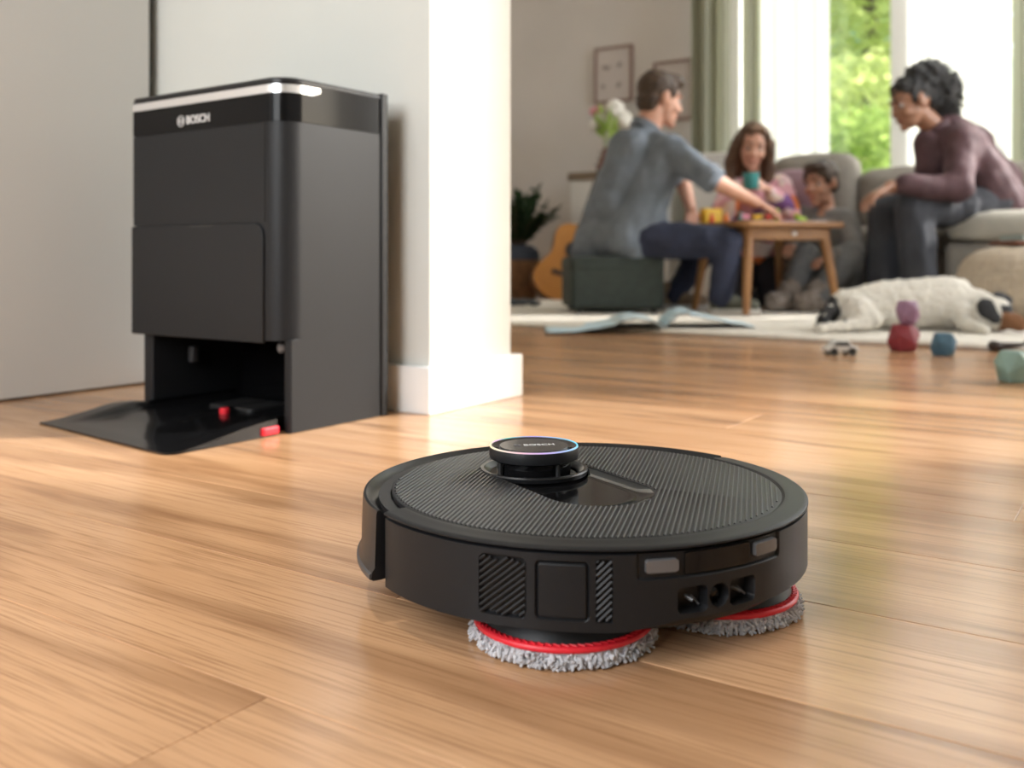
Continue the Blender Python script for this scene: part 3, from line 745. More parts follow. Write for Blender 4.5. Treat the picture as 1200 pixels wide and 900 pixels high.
g.obj('foliage', M['leaf_light'], hg, smooth=False)

# framed prints on the window wall
def framed(label, a, w, z0, z1, seed):
    t = thing('framed_print', label, 'picture', W(a, 6.185, z0-0.062), ROOM); h = z1-z0; f = 0.018
    g = G(); g.box(0, w, -0.012, 0.012, 0, f).box(0, w, -0.012, 0.012, h-f, h).box(0, f, -0.012, 0.012, f, h-f).box(w-f, w, -0.012, 0.012, f, h-f)
    g.obj('frame', M['frame_rose'], t, smooth=False, bevel=0.002)
    G().box(f*0.8, w-f*0.8, -0.002, 0.011, f*0.8, h-f*0.8).obj('mount', M['mount'], t, smooth=False)
    rn = random.Random(seed); g = G()
    for sx, sz, sh in ((0.32, 0.58, 0.16), (0.64, 0.60, 0.15), (0.22, 0.25, 0.12), (0.62, 0.24, 0.14)):
        for k in range(7):
            q = rn.uniform(-0.9, 0.9); c = Vector((w*sx, -0.0035, h*sz)); l_ = h*sh*rn.uniform(0.5, 1)
            d = Vector((math.sin(q), 0, math.cos(q))); s_ = Vector((d.z, 0, -d.x))*l_*0.13
            g.add([c, c + d*l_*0.5 + s_, c + d*l_, c + d*l_*0.5 - s_], [(0,1,2,3)])
    tag(g.obj('print', M['print_grey'], t, smooth=False), kind='stuff')
    return t
M['frame_rose'] = mat('rosy_wood_frame', (0.30, 0.20, 0.17), 0.5)
M['mount'] = mat('print_paper', (0.60, 0.55, 0.52), 0.8)
M['print_grey'] = mat('botanical_ink', (0.30, 0.25, 0.24), 0.8)
framed('tall rosy framed botanical print above the flowers', -3.425, 0.305, 1.47, 1.875, 3)
framed('rosy framed print partly hidden by the man’s head', -2.955, 0.30, 1.30, 1.72, 5)

# sideboard, vase of flowers, guitar, plant
sb = thing('sideboard', 'white sideboard with taupe wooden top behind the man', 'sideboard', W(-2.99, 5.92, 0), ROOM)
G().box(-0.385, 0.385, -0.215, 0.215, 0.815, 0.868).obj('worktop', mat('taupe_wood', (0.27, 0.21, 0.15), 0.5, vary=0.1), sb, smooth=False, bevel=0.004)
G().box(-0.365, 0.365, -0.195, 0.205, 0.12, 0.815).obj('carcass', M['white'], sb, smooth=False, bevel=0.003)
for i in range(2):
    d = G().box(-0.36 + 0.363*i, -0.003 + 0.363*i, -0.213, -0.195, 0.13, 0.80).obj('door', M['white'], sb, smooth=False, bevel=0.003)
    G().tube([(-0.05 + 0.10*i, -0.228, 0.60), (-0.05 + 0.10*i, -0.228, 0.72)], 0.006, 8).obj('handle', M['steel'], d)
for x in (-0.36, 0.36):
    for y in (-0.19, 0.19): G().box(x-0.02, x+0.02, y-0.02, y+0.02, 0.0, 0.13).obj('leg', M['dark_wood'], sb, smooth=False, bevel=0.002)
lc = thing('window_cabinet', 'low white cabinet under the window behind the girl', 'cabinet', W(-2.325, 5.86, 0), ROOM)
G().box(-0.18, 0.16, -0.13, 0.13, 0.0, 0.90).obj('carcass', M['white'], lc, smooth=False, bevel=0.004)
G().box(-0.185, 0.165, -0.14, 0.14, 0.90, 0.945).obj('top', M['white'], lc, smooth=False, bevel=0.006)
G().box(-0.175, 0.155, -0.143, -0.13, 0.06, 0.89).obj('door', M['white'], lc, smooth=False, bevel=0.003)

vase_p = Vector((0.672, 6.66, 0.868))
vs = thing('flower_vase', 'vase of white and pink flowers standing on the sideboard', 'vase', vase_p)
G().lathe([(0.0, 0.0), (0.05, 0.0), (0.06, 0.03), (0.055, 0.12), (0.04, 0.19), (0.048, 0.23), (0.042, 0.228), (0.035, 0.19), (0.0, 0.03)], 28).obj('vase_body', mat('vase_glaze', (0.45, 0.5, 0.38), 0.2), vs)
rn = random.Random(3)
M['petal_white'] = mat('white_petal', (0.85, 0.82, 0.76), 0.7); M['petal_pink'] = mat('pink_petal', (0.80, 0.38, 0.45), 0.7); M['leafy'] = cloth_mat('lime_leaf', (0.36, 0.48, 0.12), 0.3, (0.4, 0.55, 0.12))
def bloom(c, r, m):
    G().tube([(0, 0, 0.18), (c[0]*0.4, c[1]*0.4, 0.26), c], 0.004, 6).obj('stem', M['leafy'], vs)
    g = G()
    for k in range(26):
        u = Vector((rn.gauss(0,1), rn.gauss(0,1), rn.gauss(0.3,1))).normalized(); x = u.orthogonal().normalized(); y = u.cross(x); p = Vector(c) + u*r*0.75
        rot = Matrix((x, y, u)).transposed()
        g.ball(p, (r*0.42, r*0.42, r*0.18), 8, 5, mtx=rot)
    g.ball(c, r*0.7, 10, 6); g.obj('blossom', m, vs)
for c, r, m in (((0.035, -0.02, 0.44), 0.075, 'petal_white'), ((0.10, 0.0, 0.37), 0.07, 'petal_white'), ((-0.055, 0.0, 0.37), 0.055, 'petal_white'), ((-0.105, 0.01, 0.43), 0.035, 'petal_pink'), ((-0.065, 0.0, 0.445), 0.032, 'petal_pink'), ((-0.10, 0.0, 0.33), 0.045, 'petal_white')):
    bloom(c, r, M[m])
g = G()
for k in range(30):
    q = rn.uniform(0, 2*PI); p = Vector((0.05*math.cos(q) - 0.01, 0.05*math.sin(q), 0.22 + rn.uniform(0, 0.18))); d = Vector((math.cos(q)*0.5 - 0.1, math.sin(q)*0.5, 1)).normalized()*0.09; s_ = d.orthogonal().normalized()*0.028
    g.add([p, p + d*0.5 + s_, p + d, p + d*0.5 - s_], [(0,1,2,3)])
g.obj('leaves', M['leafy'], vs, smooth=False)

def guitar():
    t = thing('acoustic_guitar', 'orange-brown acoustic guitar leaning behind the dark green ottoman', 'guitar', (0.285, 6.12, 0.010))
    t.scale = (1.1, 1.1, 1.1)
    t.rotation_euler = (rad(-17), rad(20), 0)
    prof = []
    for v, w in ((0.0, 0.0), (0.006, 0.07), (0.025, 0.12), (0.06, 0.165), (0.11, 0.187), (0.16, 0.182), (0.21, 0.158), (0.26, 0.132), (0.29, 0.125), (0.33, 0.130), (0.38, 0.140), (0.42, 0.138), (0.455, 0.118), (0.478, 0.085), (0.488, 0.03)): prof.append((w, v))
    out = [(w, v) for w, v in prof] + [(-w, v) for w, v in prof[::-1] if w > 0]
    rot = Matrix(((1,0,0,0),(0,0,-1,0),(0,1,0,0),(0,0,0,1)))
    G().prism(out, -0.095, -0.003, mtx=rot).obj('body', M['guitar_side'], t, bevel=0.003, angle=30)
    G().prism([(x*0.985, y*0.99 + 0.002) for x, y in out], -0.004, 0.0, mtx=rot).obj('soundboard', M['guitar_top'], t, angle=30)
    G().lathe([(0.0, 0.0008), (0.048, 0.0008), (0.048, 0.0)], 32, mtx=rot @ Matrix.Translation((0, 0.325, 0))).obj('sound_hole', M['black_dark'], t)
    G().lathe([(0.049, 0), (0.049, 0.001), (0.056, 0.001), (0.056, 0)], 32, mtx=rot @ Matrix.Translation((0, 0.325, 0))).obj('rosette', M['dark_wood'], t)
    G().box(-0.085, 0.085, -0.010, 0.0, 0.150, 0.178).obj('bridge', M['dark_wood'], t, bevel=0.003)
    G().box(-0.026, 0.026, -0.012, 0.012, 0.38, 0.86).obj('neck', M['dark_wood'], t, bevel=0.006)
    h = G().box(-0.035, 0.035, -0.002, 0.014, 0.86, 1.02).obj('headstock', M['guitar_side'], t, bevel=0.004)
    for k in range(6):
        s_ = -1 if k < 3 else 1; z = 0.89 + 0.045*(k % 3)
        G().tube([(0.03*s_, 0.006, z), (0.052*s_, 0.006, z)], 0.005, 8).obj('tuning_peg', M['steel'], h)
    for k in range(6): G().tube([(-0.022 + 0.0088*k, -0.013, 0.165), (-0.017 + 0.0068*k, -0.0145, 0.87)], 0.0008, 4).obj('string', M['steel'], t)
    return t
guitar()

pl = thing('potted_plant', 'bushy dark green plant in a wicker pot by the far wall', 'plant', (0.035, 6.60, 0.0))
M['wicker'] = mat('wicker', (0.20, 0.10, 0.045), 0.8, vary=0.3, vscale=40, bump=0.6, bscale=70)
G().lathe([(0.0, 0.0), (0.13, 0.0), (0.15, 0.12), (0.155, 0.27), (0.145, 0.27), (0.14, 0.24), (0.0, 0.24)], 32).obj('pot', M['wicker'], pl)
G().lathe([(0.157, 0.27), (0.15, 0.33), (0.10, 0.37), (0.0, 0.375)], 32).obj('liner', mat('slate_blue_cloth', (0.05, 0.06, 0.085), 0.8), pl)
rn = random.Random(9)
g = G(); gs = G()
for k in range(64):
    q = rn.uniform(0, 2*PI); ln = rn.uniform(0.22, 0.43); el_ = rn.uniform(0.95, 1.5)
    pts = [Vector((0.02*math.cos(q), 0.02*math.sin(q), 0.33))]
    d = Vector((math.cos(q)*math.cos(el_), math.sin(q)*math.cos(el_), math.sin(el_)))
    for i in range(7): d = (d + Vector((0,0,-0.09))).normalized(); pts.append(pts[-1] + d*ln/7)
    gs.tube(pts, [0.004]*7 + [0.0015], 5)
    for i in range(2, 8):
        for s_ in (-1, 1, 0):
            p = pts[i]; dd = (pts[i]-pts[i-1]).normalized(); x = dd.cross(Vector((0,0,1))).normalized()*s_
            L_ = (dd*0.6 + x + Vector((0,0,rn.uniform(-0.4,0.2)))).normalized()*rn.uniform(0.06,0.11); wv = L_.cross(Vector((0,0,1))).normalized()*L_.length*0.24
            g.add([p, p + L_*0.45 + wv, p + L_, p + L_*0.45 - wv], [(0,1,2,3)])
gs.obj('stems', M['bark'], pl); g.obj('foliage', M['leaf_dark'], pl, smooth=False)

# ottoman, sofa, pouf
ot = thing('ottoman', 'dark green cloth ottoman the man sits on', 'ottoman', (0.492, 4.77, 0.0205), rad(3))
G().box(-0.225, 0.225, -0.21, 0.21, 0.018, 0.235).obj('base', M['ottoman'], ot, bevel=0.022, seg=3)
G().box(-0.228, 0.228, -0.213, 0.213, 0.19, 0.270).obj('seat', M['ottoman'], ot, bevel=0.028, seg=4)
for x in (-0.18, 0.18):
    for y in (-0.17, 0.17): G().tube([(x, y, 0.0), (x, y, 0.03)], 0.018, 10).obj('foot', M['black_dark'], ot)

so = thing('sofa', 'long grey-beige sofa under the window', 'sofa', W(-0.9, 5.5, 0.0205), ROOM)
def cushion(x0, x1, y0, y1, z0, z1, name, m, puff=0.02, bev=0.05):
    g = G(); n = 12; rows = []
    bm = bmesh.new(); bmesh.ops.create_cube(bm, size=1.0)
    bmesh.ops.subdivide_edges(bm, edges=bm.edges, cuts=9, use_grid_fill=True)
    cx, cy, cz = (x0+x1)/2, (y0+y1)/2, (z0+z1)/2; hx, hy, hz = (x1-x0)/2, (y1-y0)/2, (z1-z0)/2
    for v in bm.verts:
        p = v.co*2; r_ = bev
        q = Vector((p.x*hx, p.y*hy, p.z*hz)); inn = Vector((max(-hx+r_, min(hx-r_, q.x)), max(-hy+r_, min(hy-r_, q.y)), max(-hz+r_, min(hz-r_, q.z))))
        d = q - inn
        if d.length > 1e-6: q = inn + d.normalized()*min(r_, d.length)
        k = (1-p.x**2)*(1-p.y**2); k2 = (1-p.x**2)*(1-p.z**2); k3 = (1-p.y**2)*(1-p.z**2)
        q += Vector((p.x*k3*puff, p.y*k2*puff, p.z*k*puff)); v.co = q + Vector((cx, cy, cz))
    me = bpy.data.meshes.new(name); bm.to_mesh(me); bm.free(); me.materials.append(m); me.polygons.foreach_set('use_smooth', [True]*len(me.polygons))
    o = bpy.data.objects.new(name, me); COL.objects.link(o); o.parent = so
    return o
# local frame of the sofa: a - (-0.9), b - 5.5
G().box(-1.05, 1.35, 0.02, 0.46, 0.06, 0.30).obj('base', M['linen'], so, bevel=0.02)
G().box(0.05, 1.35, -0.55, 0.05, 0.06, 0.335).obj('chaise_base', M['linen'], so, bevel=0.035, seg=3)
cushion(0.06, 1.36, -0.57, 0.30, 0.335, 0.485, 'seat_cushion', M['linen_pale'], 0.012, 0.055)
cushion(-1.02, 0.05, 0.0, 0.30, 0.29, 0.43, 'seat_cushion', M['linen'], 0.012, 0.05)
G().box(-1.05, 1.35, 0.32, 0.465, 0.25, 0.70).obj('back_frame', M['linen'], so, bevel=0.05, seg=4)
cushion(-1.03, -0.55, 0.16, 0.36, 0.42, 0.865, 'back_cushion', M['linen'], 0.02, 0.06)
cushion(-0.53, 0.06, 0.18, 0.36, 0.42, 0.765, 'back_cushion', M['linen'], 0.02, 0.06)
cushion(0.08, 1.3, 0.18, 0.36, 0.46, 0.765, 'back_cushion', M['linen'], 0.02, 0.06)
G().box(-1.20, -1.04, -0.10, 0.46, 0.06, 0.56).obj('armrest', M['linen'], so, bevel=0.05, seg=4)
for x in (-1.0, 1.25):
    for y in (0.05, 0.45): G().tube([(x, y, -0.0205), (x, y, 0.07)], 0.02, 8).obj('foot', M['dark_wood'], so)
for x in (0.12, 1.25): G().tube([(x, -0.5, 0), (x, -0.5, 0.07)], 0.02, 8).obj('foot', M['dark_wood'], so)
oc = M['mauve']; so_ = so
so = thing('scatter_cushion', 'mauve scatter cushion on the sofa behind the boy', 'cushion', W(-1.72, 5.40, 0.43), ROOM)
so.location.z = 0.435; k = cushion(-0.17, 0.17, -0.06, 0.06, 0.0, 0.32, 'cover', oc, 0.03, 0.04)
so = so_

po = thing('pouf', 'beige knitted pouf in front of the sofa at the picture edge', 'pouf', (at(1205, 382, 4.02).x, 4.02, 0.0205))
g = G(); rows = []; NP = 132
for i in range(NP):
    q = 2*PI*i/NP; row = []
    for j in range(61):
        v = -PI/2 + PI*j/60; r_ = 0.27*(abs(math.cos(v))**0.62); z = 0.158 + 0.158*math.copysign(abs(math.sin(v))**0.85, math.sin(v))
        kn = 0.0085*math.sin(q*44)*abs(math.cos(v))*(0.65+0.35*math.sin(j*1.5 + (PI if math.sin(q*44) > 0 else 0)))
        row.append(Vector(((r_+kn)*math.cos(q), (r_+kn)*math.sin(q), z)))
    rows.append(row)
g.grid(rows, closed_u=True); g.obj('cover', M['knit'], po, angle=180)
G().lathe([(0.0, 0.004), (0.03, 0.003), (0.035, 0.0)], 20, mtx=Matrix.Translation((0, 0, 0.3145))).obj('button', M['knit'], po)
tr = tag(G().box(-0.17, 0.17, -0.11, 0.11, 0, 0.016).obj('tray', mat('red_brown_wood', (0.17, 0.055, 0.025), 0.45), bevel=0.006, loc=(po.location.x + 0.06, 4.02, 0.3375)), 'red-brown wooden tray lying on the knitted pouf', 'tray')
bk = thing('picture_book', 'pale teal book lying on the wooden tray', 'book', (po.location.x + 0.07, 4.02, 0.354))
G().box(-0.14, 0.14, -0.095, 0.095, 0.0, 0.003).box(-0.14, 0.14, -0.095, 0.095, 0.023, 0.026).box(-0.14, -0.136, -0.095, 0.095, 0.0, 0.026).obj('cover', mat('pale_teal_cover', (0.36, 0.45, 0.42), 0.6), bk, smooth=False)
G().box(-0.136, 0.134, -0.09, 0.09, 0.003, 0.023).obj('pages', M['mount'], bk, smooth=False)

# low table
TY = rad(19)
tb = thing('coffee_table', 'low honey-coloured wooden table with splayed legs', 'table', (1.24, 4.73, 0.0205), TY)
G().prism(rrect(-0.29, 0.29, -0.265, 0.265, 0.05, 6), 0.409, 0.434).obj('tabletop', M['table_wood'], tb, bevel=0.005)
G().prism(rrect(-0.235, 0.235, -0.21, 0.21, 0.02, 4), 0.350, 0.409).obj('apron', M['table_wood'], tb, bevel=0.003)
for sx in (-1, 1):
    for sy in (-1, 1): G().tube([(0.205*sx, 0.18*sy, 0.405), (0.255*sx, 0.235*sy, 0.0)], [0.026, 0.017], 14).obj('leg', M['table_wood'], tb)
G().ball((0.02, -0.216, 0.378), 0.011, 12, 8).obj('knob', M['white'], tb)
TZ = 0.0205 + 0.434
def peg(x, y, h, r, m, label, name='toy_peg'):
    o = G().lathe([(0, 0), (r, 0), (r, h*0.62), (r*0.45, h*0.68), (r*0.7, h*0.85), (r*0.5, h), (0, h)], 16).obj(name, m, loc=(x, y, TZ)); return tag(o, label, 'toy', 'toy pegs on the low table')
cols = {'red': (0.70, 0.06, 0.03), 'orange': (0.85, 0.25, 0.03), 'teal': (0.10, 0.42, 0.38), 'lime': (0.40, 0.55, 0.05), 'yellow': (0.8, 0.5, 0.03), 'blue': (0.12, 0.28, 0.6), 'pink': (0.8, 0.3, 0.4)}
TM = {k: mat('toy_' + k, c, 0.4) for k, c in cols.items()}
for px, Yd, h, c, lb in ((834, 4.88, 0.055, 'red', 'small red wooden peg on the table beside the man’s knee'), (851, 4.86, 0.055, 'orange', 'small orange wooden peg on the table between the red and teal pegs'), (868, 4.84, 0.06, 'teal', 'small teal wooden peg on the table in front of the girl')):
    peg((px-600)*Yd/1128, Yd, h, 0.013, TM[c], lb)
peg((911-600)*4.62/1128, 4.62, 0.065, 0.013, TM['lime'], 'small lime green peg on the table by the man’s hand')
def critter(px, Yd, m, label):
    t = thing('toy_frog', label, 'toy', ((px-600)*Yd/1128, Yd, TZ), rad(200)); g = G()
    g.ball((0, 0, 0.018), (0.030, 0.022, 0.018), 12, 8).ball((0.024, 0, 0.032), (0.016, 0.016, 0.014), 10, 8); g.obj('body', m, t)
    for s_ in (-1, 1):
        G().ball((0.03, 0.010*s_, 0.045), 0.006, 8, 6).obj('eye', TM['yellow'], t)
        G().tube([(0.01, 0.018*s_, 0.015), (0.028, 0.03*s_, 0.004)], 0.005, 6).obj('leg', m, t); G().tube([(-0.018, 0.018*s_, 0.014), (-0.028, 0.032*s_, 0.004)], 0.006, 6).obj('leg', m, t)
critter(939, 4.78, TM['lime'], 'lime green toy frog on the table near the boy')
bl = tag(G().box(-0.055, 0.055, -0.035, 0.035, 0, 0.009).obj('toy_board', TM['blue'], bevel=0.003, loc=((925-600)*4.68/1128, 4.68, TZ), rotz=rad(19)), 'flat blue toy board on the table beside the frog', 'toy')
tag(G().box(-0.05, 0.05, -0.03, 0.03, 0, 0.012).obj('play_card_box', M['mount'], bevel=0.003, loc=((956-600)*4.72/1128, 4.72, TZ), rotz=rad(40)), 'white card box on the table corner nearest the boy', 'box')
sg = thing('toy_train', 'small dark toy train with coloured blocks on the table before the girl', 'toy', ((888-600)*4.86/1128, 4.86, TZ), rad(10))
for k, c in enumerate(('pink', 'yellow', 'red')):
    cx = -0.075 + 0.07*k
    w = G().box(cx-0.03, cx+0.03, -0.02, 0.02, 0.010, 0.024).obj('wagon', M['dark_wood'], sg, bevel=0.002)
    G().box(cx-0.022, cx+0.022, -0.016, 0.016, 0.024, 0.048).obj('block', TM[c], w, bevel=0.003)
    for sx in (-1, 1): 
        for sy in (-1, 1): G().lathe([(0,-0.003),(0.009,-0.003),(0.009,0.003),(0,0.003)], 12, mtx=Matrix.Translation((cx+0.018*sx, 0.022*sy, 0.0092)) @ Matrix.Rotation(rad(90), 4, 'X')).obj('wheel', M['black_dark'], w)

# open booklets on the rug edge
M['page_blue'] = mat('pale_blue_print', (0.44, 0.60, 0.68), 0.6, col2=(0.60, 0.70, 0.72), vscale=7)
M['page_under'] = mat('dark_cover', (0.018, 0.014, 0.02), 0.6)
def booklet(name, label, prof, Y0, dep, curl=0.0, yaw=0.0):
    """a stack of limp pages: cross-section prof [(x, z)] swept in depth"""
    x0 = sum(p[0] for p in prof)/len(prof)
    t = thing(name, label, 'book', (x0, Y0, 0.0), yaw)
    fine = []
    for (xa, za), (xb, zb) in zip(prof[:-1], prof[1:]):
        for k in range(5): f = k/5; f2 = f*f*(3-2*f); fine.append((xa + (xb-xa)*f, za + (zb-za)*f2))
    fine.append(prof[-1])
    def sheet(off, nm, m):
        rows = [[Vector((x - x0 + 0.02*(j/8-0.5)*curl, -dep/2 + dep*j/8, z + off + 0.012*curl*math.sin(j/8*PI)*(z/0.05))) for j in range(9)] for x, z in fine]
        o = G().grid(rows).obj(nm, m, t, angle=60); sm = o.modifiers.new('s', 'SOLIDIFY'); sm.thickness = 0.0025; sm.offset = 0
    sheet(0.0065, 'pages', M['page_blue']); sheet(0.0030, 'cover', M['page_under'])
X = lambda px, Y=3.62: (px-600)*Y/1128
booklet('open_booklet', 'pale blue open booklet lying flattest, nearer the white column', [(X(640), 0.001), (X(672), 0.003), (X(700), 0.016), (X(715), 0.026), (X(735), 0.050), (X(746), 0.056), (X(760), 0.048), (X(777), 0.0215)], 3.74, 0.34, 0.3)
booklet('open_booklet', 'pale blue open booklet with a tall curled page', [(X(781), 0.0215), (X(787), 0.045), (X(797), 0.070), (X(806), 0.076), (X(812), 0.064), (X(835), 0.050), (X(862), 0.032), (X(884), 0.0215)], 3.74, 0.30, 0.5)

# wooden gem blocks, toy car, chew toy
def gem(label, px, ybot, w, h, z0, m, seed, Y=None):
    Yc = Y if Y else 321.5/(ybot-302); rn = random.Random(seed); bm = bmesh.new()
    for k in range(6):
        q = 2*PI*k/3; lv = (-1, 1)[k % 2]
        if True: bm.verts.new((w/2*math.cos(q*0.5+seed)*rn.uniform(0.86,1.05), w/2*math.sin(q*0.5+seed)*rn.uniform(0.86,1.05), h*(0.5 + 0.17*lv)))
    for s_, rr_ in ((0.0, 0.72), (1.0, 0.70)):
        for k in range(4): q = 2*PI*k/4 + seed + s_*0.7; bm.verts.new((w/2*rr_*math.cos(q), w/2*rr_*math.sin(q), h*s_))
    bmesh.ops.convex_hull(bm, input=bm.verts)
    bmesh.ops.dissolve_limit(bm, angle_limit=rad(4), verts=bm.verts, edges=bm.edges)
    for v in [v for v in bm.verts if not v.link_faces]: bm.verts.remove(v)
    me = bpy.data.meshes.new('gem_block'); bm.to_mesh(me); bm.free(); me.materials.append(m)
    o = bpy.data.objects.new('gem_block', me); COL.objects.link(o); o.location = ((px-600)*Yc/1128, Yc + 0.03, z0)
    b = o.modifiers.new('b', 'BEVEL'); b.width = 0.004; b.segments = 2
    return tag(o, label, 'toy block', 'wooden gem blocks on the floor')
GM = lambda n, c: mat(n, c, 0.55, vary=0.08, vscale=30)
gem('dark red faceted wooden block on the floor, under the purple one', 1063, 413, 0.104, 0.082, 0.0, GM('gem_red', (0.20, 0.022, 0.03)), 1, 2.90)
gem('purple faceted wooden block balanced on the dark red block', 1068, 413, 0.080, 0.072, 0.082, GM('gem_purple', (0.24, 0.13, 0.20)), 2, 2.90)
gem('blue faceted wooden block beside the dark red block', 1111, 418, 0.086, 0.066, 0.0, GM('gem_blue', (0.045, 0.11, 0.16)), 3, 2.77)
gem('grey-green faceted wooden block nearest the picture edge', 1195, 450, 0.088, 0.072, 0.0, GM('gem_green', (0.16, 0.25, 0.21)), 4, 2.17)
car = thing('toy_car', 'small pale grey toy car on the floor by the dog’s tail', 'toy car', ((984-600)*2.82/1128, 2.82, 0.0), rad(8))
G().prism([(-0.048, 0.012), (0.048, 0.012), (0.049, 0.024), (0.030, 0.028), (0.018, 0.043), (-0.020, 0.043), (-0.034, 0.028), (-0.049, 0.025)], -0.021, 0.021, mtx=Matrix(((1,0,0,0),(0,0,1,0),(0,1,0,0),(0,0,0,1)))).obj('body', mat('pale_car_paint', (0.52, 0.50, 0.46), 0.3), car, bevel=0.003)
for sy in (-1, 1):
    G().prism([(0.025, 0.029), (0.016, 0.040), (-0.018, 0.040), (-0.029, 0.029)], -0.001, 0.001, mtx=Matrix(((1,0,0,0),(0,0,1,0.0212*sy),(0,1,0,0),(0,0,0,1)))).obj('side_window', M['black_dark'], car)
    for sx in (-1, 1): G().lathe([(0,-0.004),(0.011,-0.004),(0.0115,0.004),(0,0.004)], 18, mtx=Matrix.Translation((0.028*sx, 0.021*sy, 0.0115)) @ Matrix.Rotation(rad(90), 4, 'X')).obj('wheel', M['black_dark'], car)
ct = G(); ct.tube([(-0.05, 0, 0.016), (-0.02, 0.004, 0.017), (0.02, -0.004, 0.017), (0.05, 0, 0.016)], [0.013, 0.010, 0.010, 0.013], 12)
for x in (-0.052, 0.052):
    for y in (-0.011, 0.011): ct.ball((x, y, 0.0165), 0.0155, 12, 8)
tag(ct.obj('chew_bone', mat('dark_brown_rubber', (0.03, 0.018, 0.012), 0.6), loc=((1186-600)*2.93/1128, 2.93, 0.0), angle=70), 'dark brown chew bone on the floor below the dog’s muzzle', 'dog toy')
cl = G(); rows = []
for i in range(17):
    rows.append([Vector((-0.10 + 0.2*i/16, -0.07 + 0.14*j/10, 0.045 + 0.018*noise.noise(Vector((i*0.35, j*0.35, 3))) - 0.022*max(abs(i/8-1), abs(j/5-1))**3)) for j in range(11)])
o = cl.grid(rows).obj('folded_cloth', mat('charcoal_cloth', (0.05, 0.055, 0.06), 0.9), loc=(0.06, 5.35, 0.008), angle=60); sm = o.modifiers.new('s', 'SOLIDIFY'); sm.thickness = 0.008
tag(o, 'crumpled charcoal cloth on the rug beside the white column', 'cloth')
# ------------------------------------------------------------------ people and dog
TMP = bpy.data.scenes.new('tmp')
def skin_mesh(g, name, m, parent, P0, voxel=0.006, smooth=6, disp=0.0, dscale=12.0, paint=None, stretch=(1,1,1), seed=0):
    """closed shapes in world space -> one continuous surface"""
    me = bpy.data.meshes.new('tmp'); me.from_pydata([tuple(v) for v in g.v], [], g.f)
    bm = bmesh.new(); bm.from_mesh(me); bmesh.ops.remove_doubles(bm, verts=bm.verts, dist=1e-6); bmesh.ops.recalc_face_normals(bm, faces=bm.faces); bm.to_mesh(me); bm.free()
    t = bpy.data.objects.new('tmp', me); TMP.collection.objects.link(t)
    r = t.modifiers.new('r', 'REMESH'); r.mode = 'VOXEL'; r.voxel_size = voxel
    s = t.modifiers.new('s', 'SMOOTH'); s.factor = 0.5; s.iterations = smooth
    TMP.view_layers[0].update(); dg = TMP.view_layers[0].depsgraph; out = bpy.data.meshes.new_from_object(t.evaluated_get(dg))
    bpy.data.objects.remove(t); out.name = name; out.materials.clear()
    ms = m if isinstance(m, (list, tuple)) else [m]
    for x in ms: out.materials.append(x)
    if disp:
        nrm = [v.normal.copy() for v in out.vertices]
        for v, vn in zip(out.vertices, nrm):
            p = Vector((v.co.x*stretch[0], v.co.y*stretch[1], v.co.z*stretch[2]))*dscale + Vector((seed, 0, 0))
            v.co += vn * disp * (noise.noise(p) + 0.5*noise.noise(p*2.3))
    if paint:
        for f in out.polygons: f.material_index = paint(f.center)
    out.polygons.foreach_set('use_smooth', [True]*len(out.polygons))
    o = bpy.data.objects.new(name, out); COL.objects.link(o); o.parent = parent; o.matrix_parent_inverse = Matrix.Translation(-P0)
    return o
def wobj(g, name, m, parent, P0, **kw):
    o = g.obj(name, m, parent, **kw); o.matrix_parent_inverse = Matrix.Translation(-P0); return o
def frame(f, up=(0,0,1), o=(0,0,0), s=1.0):
    f = Vector(f).normalized(); y = Vector(up).cross(f).normalized(); z = f.cross(y).normalized()
    m = Matrix((f, y, z)).transposed().to_4x4()
    return Matrix.Translation(o) @ m @ Matrix.Scale(s, 4)
def eball(g, F, c, r, n=16, mm=10):
    if not hasattr(r, '__len__'): r = (r, r, r)
    o = G().ball((0,0,0), r, n, mm); mx = F @ Matrix.Translation(c); g.add([mx @ v for v in o.v], o.f)
def econe(g, F, a, ra, b, rb):
    s = F.to_scale().x; g.cone(F @ Vector(a), ra*s, F @ Vector(b), rb*s)
def head(g, F, neck_to, rn_=0.056, child=False):
    eball(g, F, (-0.014, 0, 0.030), (0.096, 0.076, 0.090))
    eball(g, F, (0.026, 0, -0.018), (0.066, 0.063, 0.085))
    eball(g, F, (0.040, 0, -0.070), (0.047, 0.049, 0.040))
    eball(g, F, (0.076, 0, -0.096), (0.020, 0.022, 0.018))
    econe(g, F, (0.088, 0, 0.012), 0.0085, (0.103, 0, -0.022), 0.0125)
    for s in (-1, 1):
        econe(g, F, (0.098, 0.008*s, -0.026), 0.008, (0.092, 0.014*s, -0.028), 0.007)
        eball(g, F, (0.074, 0.028*s, 0.030), (0.016, 0.026, 0.009))
        eball(g, F, (0.060, 0.036*s, -0.028), (0.026, 0.024, 0.026))
        eball(g, F, (-0.006, 0.079*s, -0.004), (0.021, 0.009, 0.033)); eball(g, F, (-0.004, 0.076*s, -0.022), (0.012, 0.008, 0.014))
    eball(g, F, (0.086, 0, -0.052), (0.012, 0.024, 0.0075)); eball(g, F, (0.084, 0, -0.067), (0.012, 0.021, 0.008))
    s = F.to_scale().x
    g.cone(F @ Vector((-0.022, 0, -0.060)), rn_*s, neck_to, rn_*s*1.12)
